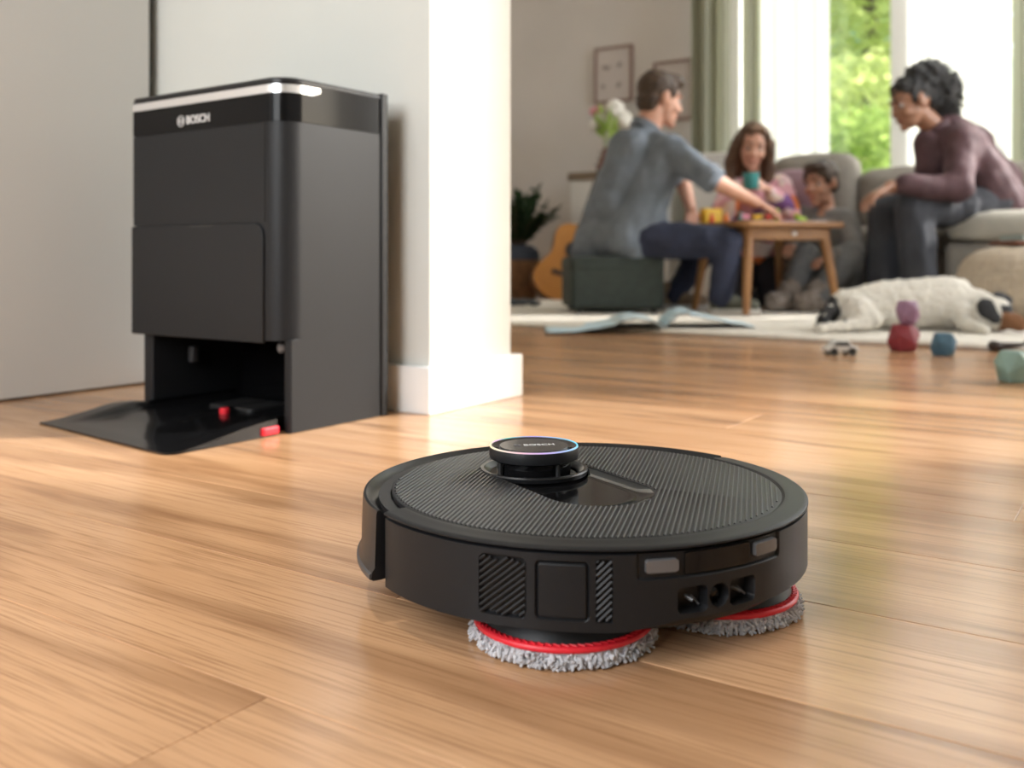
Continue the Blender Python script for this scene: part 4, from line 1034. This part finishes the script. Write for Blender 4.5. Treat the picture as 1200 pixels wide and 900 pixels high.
def features(F, parent, P0, lipm, irism, browm, smile=True):
    for s in (-1, 1):
        g = G(); eball(g, F, (0.0705, 0.031*s, 0.007), 0.0122, 12, 8); e = wobj(g, 'eye', M['eye_white'], parent, P0)
        g = G(); eball(g, F, (0.0800, 0.031*s, 0.006), (0.0040, 0.0068, 0.0068), 10, 8); i = wobj(g, 'iris', irism, e, P0); i.matrix_parent_inverse = Matrix.Identity(4)
        g = G(); econe(g, F, (0.0905, 0.014*s, 0.034), 0.0035, (0.0855, 0.032*s, 0.040), 0.0038); econe(g, F, (0.0855, 0.032*s, 0.040), 0.0038, (0.070, 0.050*s, 0.034), 0.0028); wobj(g, 'eyebrow', browm, parent, P0)
    g = G()
    for k in range(8):
        def q(t): y = 0.026*(2*t-1); return (0.0965 - 9.5*y*y, y, -0.0605 + (11*y*y if smile else 0))
        econe(g, F, q(k/8), 0.0055*(1 - 0.55*abs(2*k/8-1)), q((k+1)/8), 0.0055*(1 - 0.55*abs(2*(k+1)/8-1)))
    wobj(g, 'lips', lipm, parent, P0)
def hand(g, wrist, d, nrm, thumb, s=1.0, curl=0.35, spread=1.0):
    """d: wrist->knuckles, nrm: the way the palm faces, thumb: +1/-1 side"""
    d = Vector(d).normalized(); nrm = Vector(nrm); nrm = (nrm - d*nrm.dot(d)).normalized(); x = d.cross(nrm).normalized()*thumb; w = Vector(wrist)
    for k in (-1.3, -0.45, 0.45, 1.3):
        g.cone(w + x*k*0.010*s, 0.015*s, w + d*0.080*s + x*k*0.0215*s*spread, 0.0120*s, 10)
    for k, L_ in ((1.5, 0.070), (0.5, 0.079), (-0.5, 0.074), (-1.5, 0.058)):
        p = w + d*0.084*s + x*k*0.0205*s*spread; dd = (d + x*k*0.05*spread).normalized(); r = 0.0088*s
        for i, f in enumerate((0.45, 0.32, 0.25)):
            a = curl*(0.8 + 0.55*i); ax = dd.cross(nrm).normalized(); dd = (Matrix.Rotation(a, 3, ax) @ dd).normalized()
            q = p + dd*L_*f*s; g.cone(p, r, q, r*0.93, 10); p = q; r *= 0.93
    p = w + d*0.022*s + x*0.022*s; dd = (d*0.72 + x*0.72 + nrm*0.25).normalized(); r = 0.0115*s
    for L_ in (0.040, 0.032, 0.026):
        q = p + dd*L_*s; g.cone(p, r, q, r*0.9, 10); p = q; r *= 0.9; dd = (dd + d*0.35 + nrm*0.12).normalized()
def shoe(parent, P0, heel, toe, m, s=1.0):
    h = Vector(heel); t = Vector(toe); d = (t-h).normalized(); y = Vector((0,0,1)).cross(d).normalized(); mx = Matrix((d, y, Vector((0,0,1)))).transposed().to_4x4(); mx = Matrix.Translation((h.x, h.y, 0)) @ mx; L_ = (t-h).length
    z0 = min(h.z, t.z)
    g = G(); 
    for a, r in ((0.0, (0.045, 0.036, 0.045)), (0.35, (0.06, 0.036, 0.042)), (0.75, (0.07, 0.044, 0.034)), (0.92, (0.045, 0.038, 0.028))):
        q = G().ball((0,0,0), tuple(v*s for v in r), 14, 8); g.add([mx @ (v + Vector((L_*a, 0, z0 + 0.018 + r[2]*s*0.75))) for v in q.v], q.f)
    g.cone(mx @ Vector((0.0, 0, z0+0.05*s)), 0.042*s, mx @ Vector((-0.005, 0, z0+0.095*s)), 0.043*s)
    sh = skin_mesh(g, 'shoe', m, parent, P0, 0.007, 4)
    out = [(-0.048, 0.0), (-0.03, 0.034), (0.06, 0.037), (L_*0.75, 0.047), (L_*0.95, 0.036), (L_+0.035, 0.0)]; out = out + [(x, -y_) for x, y_ in out[-2:0:-1]]
    o = G().prism([(x*1.0, y_*s) for x, y_ in out], z0, z0 + 0.022, mtx=mx).obj('sole', M['sole'], sh, bevel=0.004)
M['eye_white'] = mat('eye_white', (0.42, 0.39, 0.37), 0.25); M['iris'] = mat('dark_iris', (0.03, 0.018, 0.01), 0.15)
M['sole'] = mat('shoe_sole', (0.55, 0.52, 0.46), 0.7)
M['skin'] = mat('fair_skin', (0.62, 0.34, 0.24), 0.5, sss=0.12, vary=0.05, vscale=14); M['skin_b'] = mat('brown_skin', (0.30, 0.145, 0.085), 0.45, sss=0.10, vary=0.05, vscale=14)
M['skin_c'] = mat('tan_skin', (0.50, 0.26, 0.17), 0.5, sss=0.12, vary=0.05, vscale=14)
M['lip'] = mat('lips', (0.48, 0.17, 0.14), 0.4); M['lip_b'] = mat('lips_brown', (0.24, 0.075, 0.06), 0.4)
M['hair_brown'] = mat('brown_hair', (0.038, 0.021, 0.012), 0.5, col2=(0.075, 0.042, 0.022), vscale=30, bump=0.5, bscale=120)
M['hair_girl'] = mat('chestnut_hair', (0.075, 0.038, 0.02), 0.45, col2=(0.15, 0.075, 0.035), vscale=18, bump=0.5, bscale=90)
M['hair_black'] = mat('black_curly_hair', (0.012, 0.011, 0.011), 0.6, bump=0.8, bscale=90)
M['shirt_blue'] = mat('blue_grey_shirt', (0.175, 0.205, 0.245), 0.9, vary=0.12, vscale=14, bump=0.25, bscale=60)
M['denim'] = mat('navy_denim', (0.026, 0.032, 0.062), 0.85, vary=0.2, vscale=10, bump=0.2, bscale=250)
M['plum'] = mat('plum_blouse', (0.085, 0.042, 0.048), 0.75, vary=0.15, vscale=12, bump=0.2, bscale=60)
M['slate'] = mat('slate_trousers', (0.040, 0.042, 0.050), 0.85, vary=0.15, vscale=10, bump=0.2, bscale=100)
M['grey_wool'] = mat('grey_sweater', (0.21, 0.20, 0.19), 0.95, vary=0.12, vscale=20, bump=0.3, bscale=120)
M['grey_jog'] = mat('grey_joggers', (0.17, 0.17, 0.17), 0.95, vary=0.12, vscale=20, bump=0.3, bscale=120)
M['furry'] = mat('furry_slipper', (0.20, 0.16, 0.13), 1.0, col2=(0.36, 0.31, 0.27), vscale=45, bump=0.8, bscale=60)
M['suede'] = mat('tan_suede', (0.26, 0.19, 0.13), 0.9)
M['olive_shoe'] = mat('olive_shoe', (0.10, 0.10, 0.075), 0.8)
M['dark_knit'] = mat('dark_leggings', (0.03, 0.03, 0.04), 0.9)
def patch_sweater():
    m, N, L, P = new_mat('patchwork_sweater'); tc = N.new('ShaderNodeTexCoord'); v = N.new('ShaderNodeTexVoronoi'); v.inputs['Scale'].default_value = 13
    L.new(tc.outputs['Object'], v.inputs['Vector']); s = N.new('ShaderNodeSeparateColor'); L.new(v.outputs['Color'], s.inputs[0])
    r = N.new('ShaderNodeValToRGB'); r.color_ramp.interpolation = 'CONSTANT'; e = r.color_ramp.elements
    e[0].color = (0.78, 0.42, 0.48, 1); e[1].position = 0.82; e[1].color = (0.22, 0.10, 0.28, 1)
    for p_, c in ((0.25, (0.82, 0.60, 0.62)), (0.45, (0.80, 0.22, 0.06)), (0.55, (0.84, 0.68, 0.60)), (0.70, (0.62, 0.16, 0.22))): q = e.new(p_); q.color = (*c, 1)
    L.new(s.outputs[0], r.inputs[0]); L.new(r.outputs[0], P.inputs['Base Color']); P.inputs['Roughness'].default_value = 0.95
    return m
M['patch'] = patch_sweater()
def person(label, P0): return thing('person', label, 'person', P0)

# the man on the ottoman
P0 = Vector((0.49, 4.77, 0.0)); t = person('man in a blue-grey shirt and jeans sitting on the dark green ottoman', P0)
shR, shL, hR, hL = at(784, 176, 4.64), at(733, 172, 4.92), at(738, 280, 4.66), at(704, 279, 4.88)
neck = at(757, 154, 4.78); F = frame((0.93, 0.26, -0.22), (0.05, 0, 1), at(774, 117, 4.78), 1.08)
elR, wrR = at(836, 211, 4.46), at(886, 238, 4.60); elL, wrL = at(800, 212, 5.00), at(809, 244, 4.96)
kR, aR = at(853, 284, 4.50), at(844, 350, 4.54); kL, aL = at(828, 288, 5.00), at(790, 346, 4.98)
g = G(); head(g, F, neck); g.cone(shL, 0.07, shR, 0.07).cone(shL, 0.07, hL, 0.10).cone(shR, 0.07, hR, 0.10).cone(neck, 0.055, (shL+shR)/2, 0.09).cone(hL, 0.10, hR, 0.10)
g.cone(shR, 0.055, elR, 0.043).cone(elR, 0.044, wrR, 0.029).cone(shL, 0.055, elL, 0.043).cone(elL, 0.043, wrL, 0.029)
hand(g, wrR, at(905, 246, 4.62) - wrR, (0.1, 0.2, -1), -1, 1.05, 0.45); hand(g, wrL, (0.05, -0.1, -1), (-0.2, 1, 0.1), 1, 1.0, 0.35)
for h, k, a in ((hR, kR, aR), (hL, kL, aL)): g.cone(h, 0.085, k, 0.058).cone(k, 0.058, a, 0.040)
skin_mesh(g, 'body', M['skin'], t, P0, 0.005, 4)
features(F, t, P0, M['lip'], M['iris'], M['hair_brown'])
g = G(); eball(g, F, (-0.026, 0, 0.046), (0.100, 0.084, 0.088)); eball(g, F, (-0.058, 0, -0.010), (0.056, 0.074, 0.070)); eball(g, F, (0.040, 0, 0.094), (0.058, 0.064, 0.040)); eball(g, F, (-0.045, 0, -0.055), (0.040, 0.055, 0.04))
for s in (-1, 1): eball(g, F, (0.020, 0.066*s, 0.040), (0.030, 0.014, 0.040))
skin_mesh(g, 'hair', M['hair_brown'], t, P0, 0.006, 3, 0.004, 40, seed=1)
g = G(); g.cone(shL, 0.088, shR, 0.085).cone(shL, 0.09, hL, 0.135).cone(shR, 0.088, hR, 0.125).cone(hL, 0.135, hR, 0.125).cone(at(742, 178, 4.72), 0.105, at(722, 235, 4.74), 0.13).cone(at(768, 205, 4.78), 0.09, at(755, 265, 4.76), 0.11)
g.cone(neck + Vector((-0.012, 0, -0.01)), 0.072, at(752, 168, 4.78), 0.10)
g.cone(hL, 0.13, at(700, 293, 4.84), 0.125).cone(hR, 0.115, at(742, 292, 4.66), 0.105)
g.cone(shR, 0.085, at(831, 207, 4.475), 0.066).cone(shL, 0.08, at(790, 206, 4.985), 0.062)
sh = skin_mesh(g, 'shirt', M['shirt_blue'], t, P0, 0.009, 6, 0.012, 9, stretch=(1.2, 1, 0.8), seed=3)
g = G(); g.lathe([(0.060, -0.020), (0.078, -0.016), (0.080, 0.022), (0.068, 0.030), (0.062, 0.028), (0.064, -0.014)], 30, mtx=frame((0.4, 0.1, -0.25), (0.25, 0.05, 1), neck + Vector((-0.005, 0, 0.012)))); wobj(g, 'collar', M['shirt_blue'], t, P0)
for p, q in ((at(827, 204, 4.485), at(839, 214, 4.45)), (at(789, 204, 4.985), at(797, 211, 4.99))): g = G(); g.tube([p, q], [0.068, 0.064], 22); wobj(g, 'cuff', M['shirt_blue'], t, P0, bevel=0.008)
g = G()
for h, k, a in ((hR, kR, aR), (hL, kL, aL)): g.cone(h, 0.105, k, 0.074).cone(k, 0.074, a + Vector((0, 0, 0.0)), 0.056)
g.cone(hL, 0.12, hR, 0.115)
skin_mesh(g, 'jeans', M['denim'], t, P0, 0.009, 5, 0.007, 14, seed=5)
shoe(t, P0, Vector((aR.x - 0.01, aR.y, 0.0225)), Vector((aR.x + 0.15, aR.y - 0.03, 0.0225)), M['olive_shoe']); shoe(t, P0, Vector((aL.x - 0.02, aL.y, 0.0225)), Vector((aL.x + 0.14, aL.y - 0.04, 0.0225)), M['suede'])

# the woman on the sofa
P0 = Vector((2.05, 4.70, 0.0)); t = person('woman in a plum shirt with dark curly hair sitting forward on the sofa', P0)
shL, shR, hL, hR = at(1130, 168, 4.56), at(1108, 160, 4.94), at(1174, 238, 4.66), at(1168, 238, 4.92)
neck = at(1096, 151, 4.75); F = frame((-0.93, -0.16, -0.36), (-0.24, 0, 1), at(1068, 121, 4.72), 1.05)
elL, wrL = at(1122, 221, 4.44), at(1043, 218, 4.46); elR, wrR = at(1078, 226, 5.02), at(1034, 232, 4.96)
kL, aL = at(1070, 246, 4.52), at(1080, 350, 4.54); kR, aR = at(1036, 250, 4.86), at(1034, 350, 4.84)
g = G(); head(g, F, neck, 0.050); g.cone(shL, 0.065, shR, 0.065).cone(shL, 0.065, hL, 0.09).cone(shR, 0.065, hR, 0.09).cone(neck, 0.05, (shL+shR)/2, 0.085).cone(hL, 0.10, hR, 0.10)
g.cone(shL, 0.05, elL, 0.040).cone(elL, 0.041, wrL, 0.028).cone(shR, 0.05, elR, 0.040).cone(elR, 0.04, wrR, 0.028)
hand(g, wrL, at(1006, 238, 4.42) - wrL, (0.35, 0.0, -1), -1, 1.15, 0.30); hand(g, wrR, (-0.6, -0.1, -0.7), (0.5, 0, -0.5), 1, 0.95, 0.4)
for h, k, a in ((hL, kL, aL), (hR, kR, aR)): g.cone(h, 0.095, k, 0.06).cone(k, 0.058, a, 0.038)
skin_mesh(g, 'body', M['skin_b'], t, P0, 0.005, 4)
features(F, t, P0, M['lip_b'], M['iris'], M['hair_black'])
rn = random.Random(4); g = G(); eball(g, F, (-0.024, 0, 0.044), (0.096, 0.083, 0.084)); eball(g, F, (0.008, 0, 0.096), (0.055, 0.062, 0.030))
for s in (-1, 1): eball(g, F, (-0.006, 0.070*s, 0.030), (0.036, 0.014, 0.045))
puff = [(at(1092, 92, 4.74), 0.088), (at(1106, 104, 4.76), 0.090), (at(1108, 124, 4.76), 0.072), (at(1090, 118, 4.76), 0.080), (at(1085, 82, 4.73), 0.055), (at(1074, 90, 4.72), 0.062), (at(1086, 96, 4.73), 0.08)]
for c, r in puff: g.ball(c, r, 14, 10)
hr = skin_mesh(g, 'hair', M['hair_black'], t, P0, 0.007, 2, 0.016, 26, seed=8)
g = G()
for k in range(230):
    c, r = puff[rn.randrange(4)]; u = Vector((rn.gauss(0.4,1), rn.gauss(0,1), rn.gauss(0.1,1))).normalized(); p = c + u*(r*0.95); x = u.orthogonal().normalized(); y = u.cross(x); ph = rn.uniform(0, 6)
    g.tube([p + u*(0.005*i) + (x*math.cos(ph + i*1.3) + y*math.sin(ph + i*1.3))*0.010 for i in range(6)], 0.0024, 4)
tag(wobj(g, 'curls', M['hair_black'], hr, P0), kind='stuff').matrix_parent_inverse = Matrix.Identity(4)
g = G(); g.cone(shL, 0.092, shR, 0.085).cone(shL, 0.095, hL, 0.130).cone(shR, 0.085, hR, 0.120).cone(hL, 0.13, hR, 0.12).cone(at(1100, 186, 4.74), 0.095, at(1128, 226, 4.76), 0.115).cone(at(1128, 166, 4.75), 0.100, at(1168, 216, 4.80), 0.125).cone(neck + Vector((0.01, 0, -0.015)), 0.066, at(1100, 178, 4.75), 0.09)
g.cone(shL, 0.088, elL, 0.070).cone(elL, 0.070, at(1060, 217, 4.455), 0.050).cone(shR, 0.078, elR, 0.062).cone(elR, 0.062, at(1048, 230, 4.98), 0.048)
g.cone(hL, 0.125, at(1188, 246, 4.66), 0.10).cone(at(1112, 148, 4.76), 0.070, at(1140, 168, 4.76), 0.095).cone(at(1088, 166, 4.74), 0.070, at(1092, 196, 4.74), 0.085)
skin_mesh(g, 'blouse', M['plum'], t, P0, 0.009, 6, 0.013, 9, stretch=(1, 1, 0.8), seed=13)
g = G(); g.lathe([(0.056, -0.020), (0.074, -0.018), (0.076, 0.016), (0.066, 0.026), (0.058, 0.022), (0.058, -0.014)], 30, mtx=frame((-0.5, 0, -0.4), (-0.35, 0, 1), neck + Vector((0.004, 0, 0.0)))); wobj(g, 'collar', M['plum'], t, P0)
g = G()
for h, k, a, r in ((hL, kL, aL, 0.088), (hR, kR, aR, 0.085)): g.cone(h, 0.118, k, r).cone(k, r, a, 0.082)
g.cone(hL, 0.118, hR, 0.118)
skin_mesh(g, 'trousers', M['slate'], t, P0, 0.010, 6, 0.012, 11, stretch=(1.3, 1, 0.5), seed=17)
shoe(t, P0, Vector((aL.x + 0.02, aL.y, 0.0225)), Vector((aL.x - 0.15, aL.y - 0.02, 0.0225)), M['white']); shoe(t, P0, Vector((aR.x + 0.02, aR.y, 0.0225)), Vector((aR.x - 0.15, aR.y - 0.02, 0.0225)), M['white'])

# the girl kneeling behind the table
P0 = Vector((1.30, 5.25, 0.0)); t = person('girl with long brown hair in a colourful sweater behind the table', P0)
neck = at(886, 207, 5.22); shL, shR = at(914, 220, 5.20), at(857, 222, 5.22); hip = at(884, 300, 5.30)
F = frame((-0.12, -0.93, -0.32), (0.12, 0, 1), at(882, 172, 5.15), 0.98)
elL, wrL = at(926, 250, 5.06), at(899, 222, 4.98); elR, wrR = at(846, 250, 5.06), at(866, 226, 4.98)
g = G(); head(g, F, neck, 0.042); g.cone(shL, 0.05, shR, 0.05).cone(shL, 0.06, hip + Vector((0.05,0,0)), 0.08).cone(shR, 0.06, hip - Vector((0.05,0,0)), 0.08).cone(neck, 0.045, (shL+shR)/2, 0.07)
for s_, e_, w_, th in ((shL, elL, wrL, 1), (shR, elR, wrR, -1)):
    g.cone(s_, 0.042, e_, 0.033).cone(e_, 0.033, w_, 0.024); hand(g, w_, at(881, 211, 4.95) - w_ + Vector((0,0,0.02)), (-0.5*th, 0.3, -0.2), th, 0.78, 0.5)
kn = [at(905, 352, 5.10), at(866, 352, 5.10)]
for k, s in zip(kn, (1, -1)): g.cone(hip + Vector((0.06*s,0,0)), 0.075, k, 0.05).cone(k, 0.048, Vector((k.x, k.y + 0.30, 0.062)), 0.035)
skin_mesh(g, 'body', M['skin'], t, P0, 0.005, 4); features(F, t, P0, M['lip'], M['iris'], M['hair_girl'])
g = G(); eball(g, F, (-0.030, 0, 0.042), (0.100, 0.086, 0.092)); eball(g, F, (0.020, 0, 0.100), (0.052, 0.060, 0.028))
for s in (-1, 1):
    eball(g, F, (0.018, 0.070*s, 0.040), (0.034, 0.018, 0.055)); econe(g, F, (0.005, 0.082*s, 0.03), 0.032, (0.012, 0.105*s, -0.10), 0.036); econe(g, F, (0.012, 0.105*s, -0.10), 0.036, (0.055, 0.098*s, -0.225), 0.030)
econe(g, F, (-0.06, 0, 0.0), 0.080, (-0.075, 0, -0.19), 0.075)
for s in (-1, 1): econe(g, F, (-0.03, 0.07*s, -0.05), 0.045, (-0.03, 0.075*s, -0.20), 0.05)
skin_mesh(g, 'hair', M['hair_girl'], t, P0, 0.007, 3, 0.010, 22, stretch=(1.6, 1.6, 0.4), seed=21)
g = G(); g.cone(shL, 0.065, shR, 0.065).cone(shL, 0.072, hip + Vector((0.06,0,0)), 0.11).cone(shR, 0.072, hip - Vector((0.06,0,0)), 0.11).cone(at(886, 232, 5.18), 0.095, hip, 0.115)
for s_, e_, w_ in ((shL, elL, wrL), (shR, elR, wrR)): g.cone(s_, 0.066, e_, 0.060).cone(e_, 0.060, w_ + (e_-w_)*0.18, 0.040)
skin_mesh(g, 'sweater', M['patch'], t, P0, 0.008, 5, 0.010, 12, seed=25)
g = G()
for k, s in zip(kn, (1, -1)): g.cone(hip + Vector((0.06*s,0,0)), 0.09, k, 0.062).cone(k, 0.060, Vector((k.x, k.y + 0.28, 0.070)), 0.045)
skin_mesh(g, 'leggings', M['dark_knit'], t, P0, 0.009, 4)
for k in kn: g = G(); g.cone((k.x, k.y + 0.29, 0.066), 0.036, (k.x, k.y + 0.39, 0.048), 0.026); skin_mesh(g, 'sock', M['mount'], t, P0, 0.008, 3)
cp = at(880, 222, 4.93)
g = G(); g.lathe([(0.0, 0.0), (0.030, 0.0), (0.036, 0.005), (0.042, 0.085), (0.039, 0.085), (0.033, 0.010), (0.0, 0.008)], 28)
tag(g.obj('cup', mat('teal_cup', (0.07, 0.34, 0.33), 0.4), loc=cp, angle=50), 'teal cup held by the long-haired girl', 'cup')
bd = G().box(-0.055, 0.055, -0.03, 0.03, 0.0, 0.085).obj('toy_box', TM['yellow'], bevel=0.012, loc=((832-600)*5.0/1128, 4.98, TZ + 0.0), rotz=rad(19)); tag(bd, 'yellow toy box on the table behind the man’s hand', 'toy')

# the boy sitting on the floor
P0 = Vector((1.70, 5.08, 0.0)); t = person('boy with short brown hair in grey clothes sitting on the rug', P0)
neck = at(968, 242, 5.12); shR, shL = at(940, 256, 5.18), at(992, 259, 5.04); hip = at(980, 338, 5.14)
F = frame((-0.76, -0.62, -0.20), (0, 0, 1), at(962, 215, 5.08), 0.97)
g = G(); head(g, F, neck, 0.040); g.cone(shL, 0.048, shR, 0.048).cone(shL, 0.055, hip + Vector((0.05,-0.03,0)), 0.075).cone(shR, 0.055, hip + Vector((-0.05,0.03,0)), 0.075).cone(neck, 0.042, (shL+shR)/2, 0.065)
elL, wrL, elR, wrR = at(1004, 296, 4.90), at(972, 300, 4.80), at(922, 296, 5.12), at(926, 284, 4.98)
g.cone(shL, 0.040, elL, 0.032).cone(elL, 0.032, wrL, 0.023).cone(shR, 0.040, elR, 0.032).cone(elR, 0.032, wrR, 0.023)
hand(g, wrL, (-0.8, -0.2, -0.35), (0, 0.2, -1), -1, 0.72, 0.35); hand(g, wrR, (-0.3, -0.6, -0.5), (0, 0.2, -1), 1, 0.72, 0.35)
kL, kR, aL, aR = at(996, 298, 4.84), at(944, 300, 4.94), at(958, 348, 4.76), at(926, 350, 4.80)
for k, a, s in ((kL, aL, 1), (kR, aR, -1)): g.cone(hip + Vector((0.04*s, -0.04*s, 0)), 0.07, k, 0.045).cone(k, 0.045, a, 0.032)
skin_mesh(g, 'body', M['skin_c'], t, P0, 0.005, 4); features(F, t, P0, M['lip'], M['iris'], M['hair_brown'])
g = G(); eball(g, F, (-0.024, 0, 0.046), (0.102, 0.086, 0.088)); eball(g, F, (-0.055, 0, -0.008), (0.056, 0.074, 0.066)); eball(g, F, (0.034, 0, 0.094), (0.054, 0.068, 0.034))
for s in (-1, 1): eball(g, F, (0.022, 0.068*s, 0.040), (0.034, 0.014, 0.042))
skin_mesh(g, 'hair', M['hair_brown'], t, P0, 0.006, 3, 0.004, 34, seed=31)
g = G(); g.cone(shL, 0.064, shR, 0.064).cone(shL, 0.07, hip + Vector((0.05,-0.03,0.02)), 0.105).cone(shR, 0.07, hip + Vector((-0.05,0.03,0.02)), 0.105).cone(at(967, 268, 5.1), 0.09, hip + Vector((0,0,0.02)), 0.115)
g.cone(shL, 0.062, elL, 0.052).cone(elL, 0.050, wrL, 0.038).cone(shR, 0.062, elR, 0.050).cone(elR, 0.048, wrR, 0.036)
skin_mesh(g, 'sweater', M['grey_wool'], t, P0, 0.008, 5, 0.009, 12, seed=35)
g = G()
for k, a, s in ((kL, aL, 1), (kR, aR, -1)): g.cone(hip + Vector((0.04*s, -0.04*s, 0)), 0.095, k, 0.070).cone(k, 0.068, a, 0.056)
g.cone(hip, 0.105, hip + Vector((0,0,-0.01)), 0.105)
skin_mesh(g, 'joggers', M['grey_jog'], t, P0, 0.009, 5, 0.009, 12, seed=37)
for a in (aL, aR):
    g = G(); z = 0.019; g.cone((a.x, a.y, z+0.068), 0.060, (a.x, a.y, z+0.105), 0.056).cone((a.x, a.y, z+0.058), 0.056, (a.x - 0.09, a.y - 0.06, z+0.050), 0.050)
    skin_mesh(g, 'slipper', M['furry'], t, P0, 0.006, 2, 0.012, 45, seed=41)
tag(G().prism(rrect(-0.05, 0.05, -0.03, 0.03, 0.012), 0, 0.10).obj('toy_crate', TM['orange'], bevel=0.008, loc=((988-600)*4.80/1128, 4.98, 0.40)), 'orange toy crate', 'toy') if False else None

# the dog asleep at the rug's edge
P0 = Vector((1.45, 3.52, 0.0)); t = thing('dog', 'white dog with black ears and tan cheeks lying on the rug edge', 'dog', P0)
RZ = 0.020
def dp(px, z, Y): return Vector(((px-600)*Y/1128, Y, z))
g = G()
g.cone(dp(992, RZ+0.074, 3.54), 0.074, dp(1035, RZ+0.090, 3.56), 0.090).cone(dp(1035, RZ+0.090, 3.56), 0.090, dp(1108, RZ+0.098, 3.56), 0.100).cone(dp(1108, RZ+0.098, 3.56), 0.100, dp(1140, RZ+0.085, 3.52), 0.070)
g.cone(dp(1140, RZ+0.082, 3.52), 0.070, dp(1158, RZ+0.072, 3.47), 0.060)
g.cone(dp(1085, RZ+0.130, 3.60), 0.060, dp(1122, RZ+0.130, 3.60), 0.058)                           # shoulder hump
g.ball(dp(1163, RZ+0.062, 3.44), (0.074, 0.064, 0.064), 16, 10)                                      # skull
g.cone(dp(1176, RZ+0.048, 3.41), 0.036, dp(1196, RZ+0.034, 3.36), 0.026)                             # muzzle
g.ball(dp(1198, RZ+0.040, 3.355), 0.012, 10, 6)
g.cone(dp(1004, RZ+0.064, 3.47), 0.064, dp(1022, RZ+0.045, 3.44), 0.040).cone(dp(1022, RZ+0.040, 3.44), 0.034, dp(992, RZ+0.024, 3.40), 0.022).cone(dp(992, RZ+0.024, 3.40), 0.022, dp(968, RZ+0.020, 3.37), 0.017).cone(dp(968, RZ+0.019, 3.37), 0.018, dp(960, RZ+0.017, 3.355), 0.018)   # hind leg, hock, paw
g.cone(dp(1128, RZ+0.060, 3.46), 0.042, dp(1132, RZ+0.028, 3.42), 0.028).cone(dp(1132, RZ+0.026, 3.42), 0.026, dp(1148, RZ+0.021, 3.34), 0.019).cone(dp(1148, RZ+0.019, 3.34), 0.019, dp(1153, RZ+0.017, 3.31), 0.018)   # foreleg
g.cone(dp(1122, RZ+0.050, 3.60), 0.036, dp(1176, RZ+0.024, 3.56), 0.022)
pts = [dp(980, RZ+0.085, 3.50), dp(970, RZ+0.066, 3.46), dp(963, RZ+0.040, 3.43), dp(958, RZ+0.018, 3.42), dp(966, RZ+0.014, 3.40)]                                      # tail
for p, q, r0, r1 in zip(pts[:-1], pts[1:], (0.026, 0.024, 0.020, 0.015), (0.024, 0.020, 0.015, 0.010)): g.cone(p, r0, q, r1)
hd = dp(1163, RZ+0.062, 3.44)
def dog_paint(c):
    if c.x < dp(984, 0, 3.47).x and RZ+0.026 < c.z and c.y > 3.385: return 1 if noise.noise(c*30) > -0.55 else 0
    u = c - hd
    if u.length < 0.15 and u.x > 0.004 and u.y < 0.012 and u.z < 0.036 and c.z > RZ + 0.006: return 1 if u.x > 0.066 or u.z > 0.012 else 2
    if (c - dp(1203, RZ+0.040, 3.35)).length < 0.016: return 1
    if (c - dp(1138, RZ+0.035, 3.44)).length < 0.022 or (c - dp(1033, RZ+0.03, 3.46)).length < 0.02: return 1
    return 0
M['fur_white'] = mat('white_fur', (0.66, 0.62, 0.54), 0.95, vary=0.06, vscale=20, bump=0.7, bscale=140)
M['fur_black'] = mat('black_fur', (0.015, 0.014, 0.014), 0.8, bump=0.6, bscale=140)
M['fur_tan'] = mat('tan_fur', (0.22, 0.10, 0.045), 0.9, bump=0.6, bscale=140)
skin_mesh(g, 'body', [M['fur_white'], M['fur_black'], M['fur_tan']], t, P0, 0.006, 5, 0.005, 40, paint=dog_paint, seed=51)
for sy, c, tip in ((-1, dp(1154, RZ+0.100, 3.405), dp(1166, RZ+0.045, 3.375)), (1, dp(1166, RZ+0.108, 3.475), dp(1180, RZ+0.105, 3.49))):
    g = G(); d = tip - c; n_ = Vector((0, -1, 0.25)).normalized()
    x = d.normalized(); y = n_.cross(x).normalized(); z = x.cross(y); F_ = Matrix((x, y, z)).transposed().to_4x4(); F_.translation = c
    eball(g, F_, (0.020, 0, 0), (0.044, 0.040, 0.013)); eball(g, F_, (0.052, 0.004, 0.0), (0.030, 0.026, 0.010)); skin_mesh(g, 'ear', M['fur_black'], t, P0, 0.005, 3)
g = G(); g.ball(dp(1183, RZ+0.068, 3.385), 0.008, 10, 8); wobj(g, 'eye', M['iris'], t, P0)
g = G(); g.ball(dp(1204, RZ+0.043, 3.345), (0.011, 0.011, 0.009), 12, 8); wobj(g, 'nose', M['fur_black'], t, P0)
bpy.data.scenes.remove(TMP)
